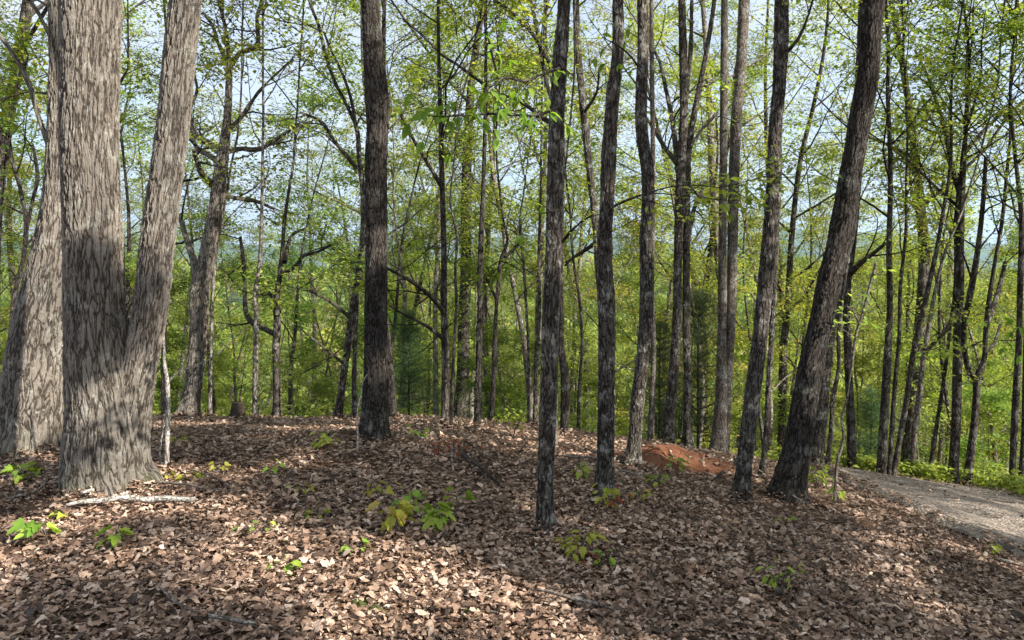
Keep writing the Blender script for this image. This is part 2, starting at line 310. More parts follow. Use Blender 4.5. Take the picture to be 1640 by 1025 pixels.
def leaves(geo,C,D,size,mat,rng,flat=0.7,aspect=0.5,droop=0.15,n_per=1,spread=0.1,minz=None):
    """folded four-cornered leaves around centres C with heading D"""
    C=np.repeat(np.asarray(C,float),n_per,0); D=np.repeat(np.asarray(D,float),n_per,0); n=len(C)
    if n==0: return
    C=C+rng.normal(0,1,(n,3))*np.array([spread,spread,spread*0.32])
    a=D*0.6+rng.normal(0,1,(n,3))*np.array([1,1,0.35]); a[:,2]-=droop; a/=np.linalg.norm(a,axis=1,keepdims=True)+1e-9
    up=rng.normal(0,1,(n,3))*(1-flat); up[:,2]+=1
    w=np.cross(a,up); w/=np.linalg.norm(w,axis=1,keepdims=True)+1e-9
    nr=np.cross(w,a)
    L=size*rng.uniform(0.6,1.25,(n,1)); Wd=L*aspect*0.5*rng.uniform(0.8,1.2,(n,1))
    tip=C+a*L-nr*L*0.12; mid=C+a*L*0.45
    lf=mid+w*Wd+nr*Wd*0.3; rt=mid-w*Wd+nr*Wd*0.3
    v=np.stack([C,lf,tip,rt],1)
    i=np.arange(n)[:,None]*4
    f=np.concatenate([i+np.array([[0,2,1]]),i+np.array([[0,3,2]])],0)
    geo.add(v,f,mat)

# ---------------------------------------------------------------- branching
def grow(rng,p,d,L,r,lvl,maxl,out,anch,wig=0.14,trop=0.05,nch=(9,5,4),ratio=0.5,cstart=0.3,ang=(35,65),n=7):
    pts=[tuple(p)]; x,y,z=p; dx_,dy_,dz_=d; st=L/(n-1)
    for i in range(n-1):
        dx_+=rng.gauss(0,wig); dy_+=rng.gauss(0,wig); dz_+=rng.gauss(0,wig*.8)+trop
        if lvl>=1: dz_*=0.86
        m=math.sqrt(dx_*dx_+dy_*dy_+dz_*dz_)+1e-9; dx_/=m;dy_/=m;dz_/=m
        x+=dx_*st;y+=dy_*st;z+=dz_*st; pts.append((x,y,z))
    out.setdefault(lvl,[]).append((pts,r))
    if lvl>=maxl:
        for i in range(1,n):
            a,b=pts[i-1],pts[i]
            anch.append((b,(b[0]-a[0],b[1]-a[1],b[2]-a[2])))
        return
    k=nch[min(lvl,len(nch)-1)]
    az0=rng.uniform(0,6.28)
    for c in range(k):
        t=cstart+(1-cstart)*(c+rng.random()*0.8)/k; t=min(t,0.99)
        fi=t*(n-1); i=int(fi); u=fi-i
        a,b=pts[i],pts[i+1]
        q=(a[0]+(b[0]-a[0])*u,a[1]+(b[1]-a[1])*u,a[2]+(b[2]-a[2])*u)
        w=child_dir(rng,(b[0]-a[0],b[1]-a[1],b[2]-a[2]),az0+c*2.4+rng.gauss(0,.4),R(rng.uniform(*ang)))
        grow(rng,q,w,L*ratio*rng.uniform(0.7,1.2)*(1.15-0.5*t),r*(1-0.65*t)*0.55,lvl+1,maxl,out,anch,wig,trop*0.7,nch,ratio,0.2,ang,max(4,n-1))
def child_dir(rng,t,az,an):
    m=math.sqrt(sum(c*c for c in t))+1e-9; t=tuple(c/m for c in t)
    ref=(0,0,1) if abs(t[2])<0.9 else (1,0,0)
    u=(t[1]*ref[2]-t[2]*ref[1],t[2]*ref[0]-t[0]*ref[2],t[0]*ref[1]-t[1]*ref[0]); m=math.sqrt(sum(c*c for c in u)); u=tuple(c/m for c in u)
    v=(t[1]*u[2]-t[2]*u[1],t[2]*u[0]-t[0]*u[2],t[0]*u[1]-t[1]*u[0])
    ca,sa,c,s=math.cos(an),math.sin(an),math.cos(az),math.sin(az)
    return tuple(t[i]*ca+sa*(u[i]*c+v[i]*s) for i in range(3))
def clump(C,rn,thr,f=1.15):
    o=rn.uniform(0,50,3); v=vnoise(C[:,0]*f+o[0]+C[:,2]*.6,C[:,1]*f+o[1]-C[:,2]*f*.9,7)
    return (v>thr)|(rn.random(len(C))<.12)
def limb_geo(geo,out,mat,lv,sides={0:8,1:6,2:4,3:3},taper=0.3,minr=0.0022):
    for k in lv:
        if k not in out: continue
        by={}
        for pts,r in out[k]: by.setdefault(len(pts),[]).append((pts,r))
        for n,L in by.items():
            P=np.array([p for p,_ in L]); rr=np.array([r for _,r in L])[:,None]*np.linspace(1,taper,n)[None]
            tubes(geo,P,np.maximum(rr,minr),sides.get(k,3),mat,cap=False)
# ---------------------------------------------------------------- ground
def build_ground():
    # one sheet of rings round the camera, growing towards the horizon
    rad=np.concatenate([[0.0],np.arange(0.3,22,0.14),np.geomspace(22,9000,190)])
    na=720; an=np.linspace(0,2*math.pi,na,endpoint=False)
    X=rad[:,None]*np.sin(an); Y=rad[:,None]*np.cos(an); Z=H(X,Y)
    v=np.stack([X,Y,Z],-1); i=np.arange(len(rad)*na).reshape(len(rad),na)
    f=np.stack([i[:-1],np.roll(i[:-1],-1,1),np.roll(i[1:],-1,1),i[1:]],-1)
    g=Geo(); g.add(v,f[1:].reshape(-1,4)[:, ::-1],'ground'); g.add(np.concatenate([[[0,0,Hs(0,0)]],v[1]]),np.array([[0,1+k,1+(k+1)%na] for k in range(na)])[:, ::-1],'ground')
    return tag(g.obj('ground'),kind='structure')
build_ground()
# road centre line from pixels on the near and far edges
near=[(1270,745),(1301,754),(1355,777),(1420,802),(1495,837),(1580,872),(1640,897),(1790,965)]
far=[(1300,733),(1370,747),(1440,760),(1510,776),(1575,790),(1640,806),(1720,832),(1850,872)]
def edge(L):
    return np.array([ground_at(*p) for p in L])
def resample(P,n):
    P=np.asarray(P,float); s=np.concatenate([[0],np.cumsum(np.linalg.norm(np.diff(P,axis=0),axis=1))]); t=np.linspace(0,s[-1],n)
    return np.stack([np.interp(t,s,P[:,k]) for k in range(P.shape[1])],1)
def smooth(P,it=3):
    P=P.copy()
    for _ in range(it): P[1:-1]=(P[:-2]+2*P[1:-1]+P[2:])/4
    return P
NE=smooth(resample(edge(near)[:,:2],90),25); FE=smooth(resample(edge(far)[:,:2],90),25)
POLY=np.concatenate([NE,FE[::-1]])
def in_road(x,y,m=0.0):
    x=np.asarray(x,float); y=np.asarray(y,float); a=POLY; b=np.roll(POLY,-1,0); ins=np.zeros(x.shape,bool)
    dm=np.full(x.shape,1e9)
    for (x0,y0),(x1,y1) in zip(a,b):
        c=((y0>y)!=(y1>y))&(x<(x1-x0)*(y-y0)/(y1-y0+1e-12)+x0); ins^=c
        if m: dm=np.minimum(dm,np.hypot(x-x0,y-y0))
    if m>0: return ins|(dm<m)
    if m<0: return ins&(dm>-m)
    return ins
def build_road():
    k=24; t=np.linspace(0,1,k)[None,:,None]
    rg=np.random.default_rng(5); j=0.10*(vnoise(np.arange(90)/4.,np.zeros(90),9)-0.5)[:,None]
    P=(NE+j)[:,None]*(1-t)+(FE-j)[:,None]*t
    rut=-0.045*np.exp(-((t[...,0]-0.27)/0.09)**2)-0.045*np.exp(-((t[...,0]-0.73)/0.09)**2)-0.06*(np.abs(t[...,0]-0.5)>0.47)
    Z=H(P[...,0],P[...,1])+0.075+rut+0.03*(vnoise(P[...,0]*3,P[...,1]*3,8)-0.5)
    v=np.concatenate([P,Z[...,None]],-1); i=np.arange(90*k).reshape(90,k)
    f=np.stack([i[:-1,:-1],i[:-1,1:],i[1:,1:],i[1:,:-1]],-1).reshape(-1,4)
    g=Geo(); g.add(v,f,'road'); return tag(g.obj('dirt_road'),kind='structure')
build_road()

# ---------------------------------------------------------------- leaf litter
def leaf_template(kind,st):
    t=np.linspace(0,1,st)
    if kind==0: w=np.sin(np.pi*t**0.85)*0.30*(1+0.45*np.cos(t*6.28*3.5)); 
    elif kind==1: w=np.sin(np.pi*t**0.9)*0.26*(1+0.35*np.cos(t*6.28*4.5+1))
    elif kind==2: w=np.sin(np.pi*t)**0.8*0.25
    else: w=np.where((t>0)&(t<1),0.30*np.abs(np.sin(t*np.pi*2.5+0.4))+0.06,0)
    w[0]=0.012; w[-1]=0.0
    return t,w
def litter_leaves(C,yaw,size,tilt,rng,st,kinds,geo,mat):
    n=len(C); kk=rng.integers(0,len(kinds),n)
    for q,kd in enumerate(kinds):
        s=kk==q; m=int(s.sum())
        if not m: continue
        t,w=leaf_template(kd,st)
        a=rng.normal(0,0.75,(m,1)); b=rng.normal(0,1.0,(m,1)); c=rng.normal(0,0.45,(m,1)); e=rng.normal(0,0.35,(m,1))
        wl_=w[None]*rng.uniform(0.8,1.15,(m,1)); wr=w[None]*rng.uniform(0.8,1.15,(m,1))
        xm=t[None]-0.5+0*a; base=b*(t[None]-0.5)**2*0.5
        bend=e*(t[None]-0.5)**2
        rows=[]
        for sgn,ww in ((-1,wl_),(0,0*wl_),(1,wr)):
            y=sgn*ww+bend; z=base+np.abs(a)*ww*0.55*(1 if sgn else 0)+c*t[None]*sgn*ww+rng.normal(0,0.03,(m,st))*(abs(sgn))
            rows.append(np.stack([xm,y,z],-1))
        Lc=np.stack(rows,2)*size[s][:,None,None,None]  # m,st,3,3
        # flip some upside down
        fl=np.where(rng.random(m)<0.5,-1,1)[:,None,None]; Lc[...,2]*=fl; Lc[...,1]*=fl
        tx,ty=tilt[s][:,0],tilt[s][:,1]; cy,sy=np.cos(yaw[s]),np.sin(yaw[s])
        nx,ny=np.tan(tx),np.tan(ty); x0,y0,z0=Lc[...,0],Lc[...,1],Lc[...,2]
        zz=z0+x0*nx[:,None,None]+y0*ny[:,None,None]
        X=np.stack([x0*cy[:,None,None]-y0*sy[:,None,None],x0*sy[:,None,None]+y0*cy[:,None,None],zz],-1)
        mn=X[...,2].min((1,2)); X[...,2]-=(mn*0.85)[:,None,None]
        X+=C[s][:,None,None]
        i=np.arange(m*st*3).reshape(m,st,3)
        f=np.concatenate([np.stack([i[:,:-1,k],i[:,:-1,k+1],i[:,1:,k+1],i[:,1:,k]],-1).reshape(-1,4) for k in (0,1)])
        geo.add(X,f,mat)
def build_litter():
    rng=np.random.default_rng(11)
    def scatter(n,y0,y1,marg):
        y=np.sqrt(rng.uniform(y0*y0,y1*y1,n)); x=rng.uniform(-1,1,n)*(0.66*y+marg); return x,y
    g=Geo()
    for n,y0,y1,size,st in ((95000,2.2,6.2,0.040,7),(125000,6.2,13.5,0.046,5)):
        x,y=scatter(n,y0,y1,0.9)
        dens=vnoise(x*1.3,y*1.3,21)*0.6+vnoise(x*4,y*4,22)*0.4
        road=in_road(x,y,-0.10)
        keep=((dens>0.30)|(rng.random(n)<0.22))&(~road|(rng.random(n)<0.03)); 
        hx,hy,hz=MX; dm=np.hypot((x-hx)/.78,(y-hy)/0.5); keep&=(dm>0.85)|(rng.random(n)<0.12)
        x,y=x[keep],y[keep]; m=len(x)
        layer=rng.random(m)**1.5*0.032*np.clip(dens[keep]*2,0.3,1.3)
        z=H(x,y)+0.004+layer+.06*in_road(x,y)
        for bx,by,br in BASES: z=z+0.06*np.exp(-np.maximum(np.hypot(x-bx,y-by)-br,0)/.07)*(np.hypot(x-bx,y-by)<br+.4)
        litter_leaves(np.stack([x,y,z],1),rng.uniform(0,6.28,m),size*np.clip(np.exp(rng.normal(-.12,.36,m)),.35,2.0),rng.normal(0,0.19,(m,2)),rng,st,(0,1,2,3),g,'litter')
    n=110000; x,y=scatter(n,2.2,10.5,.6); k=~in_road(x,y,-.05)|(rng.random(n)<.06); x=x[k];y=y[k]; m=len(x)
    litter_leaves(np.stack([x,y,H(x,y)+.004+rng.random(m)**2*.02],1),rng.uniform(0,6.28,m),rng.uniform(.010,.028,m),rng.normal(0,.3,(m,2)),rng,3,(2,),g,'litter')
    return tag(g.obj('leaf_litter'),'dry curled brown oak leaves carpeting the woodland floor','leaf litter',kind='stuff')
MX=ground_at(1085,748)

def build_twig_litter():
    rng=np.random.default_rng(7); g=Geo(); n=7000
    y=np.sqrt(rng.uniform(2.4**2,12**2,n)); x=rng.uniform(-1,1,n)*(0.66*y+.5); k=~in_road(x,y,0); x=x[k];y=y[k]; n=len(x)
    a=rng.uniform(0,6.28,n); L=np.exp(rng.normal(-2.1,.5,n)); t=np.linspace(-.5,.5,5)
    bend=rng.normal(0,0.12,(n,1))*(t**2)[None]*L[:,None]
    X=x[:,None]+t*L[:,None]*np.cos(a)[:,None]-bend*np.sin(a)[:,None]; Y=y[:,None]+t*L[:,None]*np.sin(a)[:,None]+bend*np.cos(a)[:,None]
    Z=H(X,Y)+0.03+rng.uniform(0,0.02,(n,1))+t*rng.normal(0,0.03,(n,1))
    tubes(g,np.stack([X,Y,Z],-1),np.linspace(1,.5,5)[None]*np.exp(rng.normal(-6.75,.45,(n,1))),4,'twig')
    return tag(g.obj('twig_litter'),'thin dead twigs scattered over the fallen leaves','twig litter',kind='stuff')


# ---------------------------------------------------------------- traced trees
def interp_path(pts,Y0,Y1,fine_rows,z_foot,H_total,seed,step_f,step_c):
    P=[];W_=[]
    ys=[p[1] for p in pts]; span=max(ys)-min(ys)+1e-6
    for (x,y,w) in pts:
        t=(pts[0][1]-y)/span; Yd=Y0+(Y1-Y0)*t
        P.append(at(x,y,Yd)); W_.append(w*0.95/2/F*Yd)
    P=np.array(P); W_=np.array(W_); tg=np.gradient(P,axis=0); W_=W_*np.abs(tg[:,2])/np.linalg.norm(tg,axis=1)
    # foot into the ground
    P=np.vstack([P[0]-(0,0,0.3),P]); W_=np.concatenate([[W_[0]*1.03],W_])
    top=P[-1]; 
    if H_total and top[2]<z_foot+H_total:
        rg=random.Random(seed); d=(P[-1]-P[-2]); d/=np.linalg.norm(d); q=top.copy(); r=W_[-1]; n=10; st=(z_foot+H_total-top[2])/n
        for i in range(n):
            d=d+np.array([rg.gauss(0,.05),rg.gauss(0,.05),0.12]); d/=np.linalg.norm(d); q=q+d*st; r=W_[-1 if i==0 else -1]; 
            P=np.vstack([P,q]); W_=np.append(W_,max(0.012,W_[-1]*(0.80 if i>5 else 0.92)))
    return P,W_
def catmull(P,Wd,zsplit,sf,sc):
    s=np.concatenate([[0],np.cumsum(np.linalg.norm(np.diff(P,axis=0),axis=1))])
    # dense where it can be seen, coarse above
    t=[0.0]
    while t[-1]<s[-1]:
        z=np.interp(t[-1],s,P[:,2]); t.append(t[-1]+(sf if z<zsplit else sc))
    t=np.array(t[:-1]+[s[-1]])
    D=np.gradient(P,s,axis=0); DW=np.gradient(Wd,s)
    i=np.clip(np.searchsorted(s,t,side='right')-1,0,len(s)-2); h=(s[i+1]-s[i]); u=(t-s[i])/h
    h00=2*u**3-3*u**2+1; h10=u**3-2*u**2+u; h01=-2*u**3+3*u**2; h11=u**3-u**2
    Q=h00[:,None]*P[i]+(h10*h)[:,None]*D[i]+h01[:,None]*P[i+1]+(h11*h)[:,None]*D[i+1]
    w=h00*Wd[i]+h10*h*DW[i]+h01*Wd[i+1]+h11*h*DW[i+1]
    return Q,np.maximum(w,0.002)
LEAFN={'n':0}; BASES=[]
def traced(name,label,cat,px,mat,limbs=(),Htot=14,lean=0.0,sides=24,sf=0.05,flare=(0.16,0.35,5),crown=None,leafmat='leaf',stems=(),seed=1,group=None,lump=0.02,autolimb=None,Yforce=None):
    """px: trunk from the foot upwards as (x,y,width) of the photograph; limbs the same; crown: (z0 fraction, n limbs, limb length, leaves per anchor)"""
    b=px[0]
    gx,gy,gz=ground_at(b[0],b[1]-3) if Yforce is None else ((b[0]-CX)/F*Yforce,Yforce,Hs((b[0]-CX)/F*Yforce,Yforce))
    root=empty(name,(gx,gy,gz),label,cat,group); org=(gx,gy,gz)
    BASES.append((gx,gy,b[2]/2/F*gy*.95)); pts=list(px)
    if Yforce is not None:
        # foot on the ground behind the crest
        yy=CY-(gz-CZ)/gy*F
        if yy>pts[0][1]+1: pts=[(pts[0][0],yy,pts[0][2])]+pts
    else: pts[0]=(pts[0][0],CY-(gz-CZ)/gy*F,pts[0][2])
    zs=CZ+(CY+60)/F*gy
    P,Wd=interp_path(pts,gy,gy+lean,0,gz,Htot,seed,0,0)
    Q,w=catmull(P,Wd,zs,sf,max(sf,0.3))
    g=Geo(); tubes(g,Q,w,sides,mat,lump=lump,seed=seed,flare=flare); tr=g.obj('trunk',root,origin=org)
    for st in stems:
        Ps,Ws=interp_path(st,gy+0.02,gy+lean*0.6+0.1,0,gz,Htot*0.9,seed+5,0,0)
        Qs,ws=catmull(Ps,Ws,zs,sf,max(sf,0.3)); g=Geo(); tubes(g,Qs,ws,max(10,sides-6),mat,lump=lump,seed=seed+3,flare=None if st[0][1]<px[0][1]-60 else flare); g.obj('trunk',root,origin=org)
    rng=random.Random(seed*13+1); nrng=np.random.default_rng(seed)
    tw=Geo(); anch=[]; lm='far' if mat in('dark','grey','oak','far') else 'farpale'
    for L in limbs:
        kd=rng.uniform(-0.9,0.9)
        n=len(L); LP=[]; LW=[]
        for j,(x,y,wd) in enumerate(L):
            t0=(pts[0][1]-L[0][1])/max(1,(pts[0][1]-pts[-1][1])); Yd=gy+lean*min(1,max(0,t0))+kd*gy*0.05*j/(n-1)*(n-1)
            LP.append(at(x,y,Yd)); LW.append(max(0.004,wd*1.25/2/F*Yd))
        Ql,wl_=catmull(np.array(LP),np.array(LW),1e9,0.12,0.12)
        g=Geo(); tubes(g,Ql,wl_,8,mat if mat!='oak' else 'oak',lump=0.03,seed=seed); g.obj('limb',root,origin=org)
        # side shoots with leaves
        o={}; Ltot=float(np.linalg.norm(np.diff(Ql,axis=0),axis=1).sum()); k=max(3,int(Ltot*2.2))
        for c in range(k):
            i=min(len(Ql)-2,int(len(Ql)*(0.25+0.75*(c+rng.random())/k))); dd=Ql[i+1]-Ql[i]
            grow(rng,tuple(Ql[i]),child_dir(rng,tuple(dd),rng.uniform(0,6.28),R(rng.uniform(30,65))),min(2.2,0.5+Ltot*0.25)*rng.uniform(.6,1.1),max(0.004,wl_[i]*0.4),1,2,o,anch,0.16,0.04,(0,5,4),0.5)
        limb_geo(tw,o,lm,(1,2))
    if crown:
        z0,nl,ll,npl=crown
        o={}
        s=np.concatenate([[0],np.cumsum(np.linalg.norm(np.diff(Q,axis=0),axis=1))]); s/=s[-1]
        for st_ in [(Q,w,s)]:
            for c in range(nl):
                t=z0+(0.97-z0)*(c+rng.random()*0.7)/nl; i=min(len(Q)-2,int(np.searchsorted(s,t)))
                dd=Q[i+1]-Q[i]
                grow(rng,tuple(Q[i]),child_dir(rng,tuple(dd),c*2.4+rng.gauss(0,.5),R(rng.uniform(35,62))),ll*rng.uniform(0.7,1.15)*(1.2-0.6*(t-z0)/(1-z0)),max(0.01,w[i]*0.5),0,2,o,anch,0.13,0.06,(6,4,4),0.48)
        if nl<=40:
            byl=o.get(0,[])
            for pp,r in byl:
                g=Geo(); limb_geo(g,{0:[(pp,r)]},mat,(0,)); g.obj('limb',root,origin=org)
            limb_geo(tw,o,lm,(1,2))
    if anch:
        npl=max(2,int(crown[3]*0.5+.6)) if crown else 3
        C=np.array([a[0] for a in anch]); D=np.array([a[1] for a in anch]); D/=np.linalg.norm(D,axis=1,keepdims=True)+1e-9
        k=clump(C,nrng,0.60 if Htot>=13 else 0.56); C=C[k]; D=D[k]; leaves(tw,C,D,0.074,leafmat,nrng,0.72,0.6,0.2,npl+1,0.12)
        LEAFN['n']+=len(C)*npl
    if tw.n: tw.obj('crown',root,origin=org)
    return root
def T(*a,**k): return traced(*a,**k)
SD_=(math.sin(SUN_AZ),math.cos(SUN_AZ))
# (ground point its shade should reach, distance towards the sun, kind, scale)
SHADE=[(gx+SD_[0]*d,gy+SD_[1]*d,k,sc) for gx,gy,d,k,sc in ((-0.2,6.8,9,'d0',1.),(-2.2,7.5,14,'d1',1.),(-1.2,7.7,7,'d1',.8),(-2.3,2.9,9,'d1',.9),(1.4,2.2,14,'d0',.8),(2.9,6.6,8,'d1',1.),(4.9,6.4,11,'d0',1.),(-3.9,7.0,10,'d0',.95),(2.5,9.8,18,'b',1.),(6.5,9.2,4.5,'p',1.),(6.,8.2,6.5,'p',.9),(7.5,10.2,5,'p',1.1),(6.6,8.8,9,'p',1.1),(7,9.6,11.5,'p',1.2))]

# ---- the near trees
T('oak_tree','huge pale oak with twin trunks forking low, deeply furrowed sunlit bark','tree',
  [(176,786,146),(172,765,140),(168,720,134),(165,660,118),(158,600,108),(153,520,98),(150,400,94),(146,300,91),(143,200,92),(144,100,93),(145,0,95),(146,-60,93)],'oak',
  Htot=17,sides=150,sf=0.013,flare=(0.12,0.24,5),seed=2,lump=0.010,crown=(0.42,16,3.6,5),
  stems=[[(188,786,92),(197,760,84),(204,700,72),(212,640,66),(224,580,60),(240,500,57),(251,400,56),(264,300,54),(277,200,53),(286,100,53),(297,0,52),(304,-60,51)]])
T('oak_tree','massive grey oak leaning right behind the twin-trunked oak, at the left edge','tree',
  [(40,728,118),(44,700,104),(50,640,98),(59,550,90),(72,470,78),(84,400,64),(92,340,54),(96,260,44),(96,180,38),(94,100,30),(92,0,28),(92,-60,27)],'oak',
  Htot=16,sides=120,sf=0.015,flare=(0.16,0.2,6),seed=3,lump=0.012,crown=(0.45,12,3.4,5),
  limbs=[[(80,235,9),(62,190,8),(48,140,8),(30,100,7),(8,68,6),(-30,20,5)],[(82,60,7),(66,30,6),(48,0,6),(20,-40,5)],[(10,330,6),(20,420,6)][:0] or [(62,420,6),(40,470,5),(20,520,5)][:0] or [(78,150,4),(40,148,3),(0,160,3)]])
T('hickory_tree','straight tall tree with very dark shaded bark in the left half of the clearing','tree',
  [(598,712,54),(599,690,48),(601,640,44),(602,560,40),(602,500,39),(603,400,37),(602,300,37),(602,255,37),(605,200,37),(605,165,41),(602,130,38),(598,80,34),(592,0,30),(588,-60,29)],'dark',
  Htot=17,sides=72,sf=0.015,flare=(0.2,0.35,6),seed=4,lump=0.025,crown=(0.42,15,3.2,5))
T('maple_tree','slim maple with pale blotched bark, the trunk standing nearest the camera','tree',
  [(873,862,36),(874,845,33),(873,800,29),(876,700,29),(880,600,29),(882,500,28),(886,400,27),(888,300,27),(891,200,26),(897,100,25),(904,0,22),(908,-60,21)],'grey',
  Htot=13,sides=64,sf=0.012,flare=(0.10,0.65,5),seed=5,lump=0.02,crown=(0.5,10,2.4,5))
T('maple_tree','dark slightly crooked trunk just right of the nearest maple, red seedling at its foot','tree',
  [(964,803,36),(967,780,32),(970,700,29),(971,600,28),(972,520,29),(971,470,28),(968,400,24),(972,330,24),(975,250,26),(979,180,23),(982,145,24),(988,100,21),(990,0,20),(992,-60,19)],'grey',
  Htot=14,sides=64,sf=0.015,flare=(0.12,0.65,5),seed=6,lump=0.03,crown=(0.5,10,2.6,5),limbs=[[(975,335,5),(1000,322,4),(1030,312,4),(1070,300,3),(1100,296,2)]])
T('maple_tree','wavy grey trunk rooted at the left end of the red clay mound','tree',
  [(1010,752,36),(1013,735,28),(1020,650,23),(1028,580,22),(1034,520,23),(1036,440,24),(1035,380,23),(1038,320,22),(1037,270,23),(1029,220,22),(1027,150,21),(1030,80,20),(1029,0,20),(1027,-60,19)],'grey',
  Htot=14,sides=56,sf=0.017,flare=(0.13,0.65,5),seed=7,lump=0.03,crown=(0.5,10,2.6,5))
T('maple_tree','multi-stemmed tree with upswept forked limbs rising behind the red clay mound','tree',
  [(1068,708,26),(1070,690,20),(1077,620,18),(1084,512,16),(1086,400,15),(1090,300,18),(1092,250,16),(1095,180,14),(1094,90,14),(1092,0,12),(1090,-60,12)],'grey',
  Htot=14,sides=32,sf=0.025,flare=(0.15,0.65,5),seed=8,lump=0.03,crown=(0.52,9,2.6,6),
  stems=[[(1100,714,18),(1100,690,14),(1101,600,13),(1099,512,13),(1099,420,12),(1100,330,12),(1104,230,12),(1118,150,10),(1130,90,9),(1140,30,8),(1150,-50,8)]],
  limbs=[[(1086,275,8),(1078,200,7),(1068,150,6),(1055,95,5),(1040,70,4)],[(1084,262,7),(1062,232,6),(1046,205,5),(1036,190,4)],[(1100,400,7),(1110,340,6),(1122,310,5),(1130,292,4)],[(1096,255,5),(1122,210,4),(1150,180,4)],[(1100,150,6),(1106,80,6),(1108,0,5)]])
T('hickory_tree','smooth tall pair of trunks joined at one foot, left of the right-leaning pair','tree',
  [(1150,724,30),(1151,705,26),(1155,640,21),(1156,560,16),(1157,480,15),(1157,400,14),(1158,300,13),(1159,200,13),(1160,100,13),(1160,0,11),(1160,-60,10)],'pale',
  Htot=15,sides=36,sf=0.022,flare=(0.2,0.3,5),seed=9,lump=0.012,crown=(0.5,9,2.8,6),
  stems=[[(1158,722,18),(1162,690,15),(1167,600,14),(1171,512,15),(1173,400,17),(1175,300,18),(1179,200,18),(1187,100,18),(1192,0,19),(1196,-60,18)]])
T('maple_tree','dark mottled trunk leaning right, left neighbour of the thickest leaning trunk','tree',
  [(1186,806,34),(1188,780,29),(1197,700,28),(1207,620,27),(1217,540,26),(1225,460,26),(1231,400,26),(1238,330,26),(1240,290,25),(1242,200,22),(1248,130,22),(1250,90,24),(1252,0,23),(1254,-60,22)],'grey',
  Htot=14,sides=60,sf=0.015,flare=(0.12,0.65,5),seed=10,lump=0.025,crown=(0.5,10,2.6,5),limbs=[[(1262,82,5),(1280,60,5),(1293,30,4),(1302,0,4),(1310,-40,4)]])
T('oak_tree','thick dark trunk leaning strongly right beside the dirt road','tree',
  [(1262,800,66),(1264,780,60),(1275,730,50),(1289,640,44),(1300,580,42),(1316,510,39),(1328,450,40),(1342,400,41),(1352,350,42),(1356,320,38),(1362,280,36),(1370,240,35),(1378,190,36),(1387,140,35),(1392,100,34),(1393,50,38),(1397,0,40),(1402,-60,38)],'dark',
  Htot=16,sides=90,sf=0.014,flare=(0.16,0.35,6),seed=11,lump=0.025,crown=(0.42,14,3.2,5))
# ---- thinner trees just behind and between them
T('maple_tree','straight slender trunk hidden partly behind the dark mottled leaning trunk','tree',[(1218,772,13),(1222,740,10),(1231,620,10),(1238,500,10),(1243,400,9),(1246,200,8),(1250,0,7)],'grey',Htot=12,sides=20,sf=0.04,seed=12,crown=(0.5,7,1.8,5))
T('maple_tree','thick dark trunk across the road mouth, right behind the strongly leaning oak','tree',[(1309,736,26),(1311,715,22),(1316,660,20),(1323,590,18),(1331,540,14),(1342,470,13),(1352,400,12),(1362,300,10),(1372,150,9),(1378,0,7)],'grey',Htot=12,sides=24,sf=0.04,seed=13,crown=(0.5,7,2.0,6),leafmat='leaf')
T('young_maple','thin bent sapling trunk standing at the left mouth of the dirt road','sapling',[(1325,765,11),(1326,740,9),(1331,690,8),(1334,640,9),(1343,590,7),(1343,540,7),(1350,470,6),(1360,400,6),(1366,300,5),(1376,180,4)],'grey',Htot=7,sides=14,sf=0.05,seed=14,crown=(0.5,5,1.2,5))
T('young_maple','very thin crooked stem on the leaves between leaning oak and road edge','sapling',[(1336,812,6),(1338,780,5),(1341,740,5),(1351,700,5),(1348,670,4),(1356,640,3),(1362,600,3)],'stick',Htot=2.2,sides=8,sf=0.05,seed=15,flare=None,crown=(0.6,3,0.4,2))
T('gnarled_oak','sunlit gnarled oak with sinuous limbs, right of the giant twin-trunked oak','tree',
  [(302,667,42),(306,645,34),(313,590,31),(318,520,30),(319,470,32),(330,420,28),(340,370,27),(348,320,25),(353,280,22),(358,240,20),(363,200,14),(366,150,12),(366,90,9),(362,50,6),(350,0,5)],'oak',
  Htot=6,Yforce=None,sides=40,sf=0.025,flare=(0.16,0.35,5),seed=16,lump=0.05,crown=(0.75,4,1.2,1),
  limbs=[[(352,243,12),(335,230,10),(315,218,9),(306,195,8),(303,175,6),(315,150,5),(310,110,4)],[(352,262,9),(335,248,9),(318,240,8),(310,225,6),(300,195,4)],[(318,465,14),(308,410,10),(298,380,8),(288,350,7),(275,335,5)],
  [(345,300,10),(325,280,9),(318,265,8),(310,240,6)],[(362,243,9),(385,238,8),(410,240,7),(440,225,6),(470,205,4),(500,195,3)],[(350,310,8),(380,318,7),(410,322,6),(440,335,4)],[(364,210,8),(385,190,7),(405,160,6),(430,130,4),(470,95,4)],[(366,110,9),(385,85,8),(410,75,7),(412,30,6),(420,0,6),(425,-40,5)],[(364,100,7),(350,70,6),(340,40,5),(325,20,4)]])
T('oak_tree','branching oak with a low crooked fork, right of the small rotten stump','tree',
  [(443,670,15),(443,650,13),(443,600,12),(442,560,12),(444,520,12),(443,480,9),(448,440,8),(452,400,6),(455,360,6),(462,310,5),(470,260,4)],'far',
  Htot=7,sides=18,sf=0.05,seed=17,lump=0.04,crown=(0.5,6,1.8,6),
  limbs=[[(440,535,8),(420,525,7),(402,515,7),(394,500,6),(392,460,5),(390,420,5),(385,380,4)],[(450,440,6),(475,425,5),(485,410,5),(505,405,4),(530,392,3)],[(447,500,6),(440,480,5),(430,470,4)],[(456,420,6),(462,390,5),(470,375,4),(490,365,3)]])
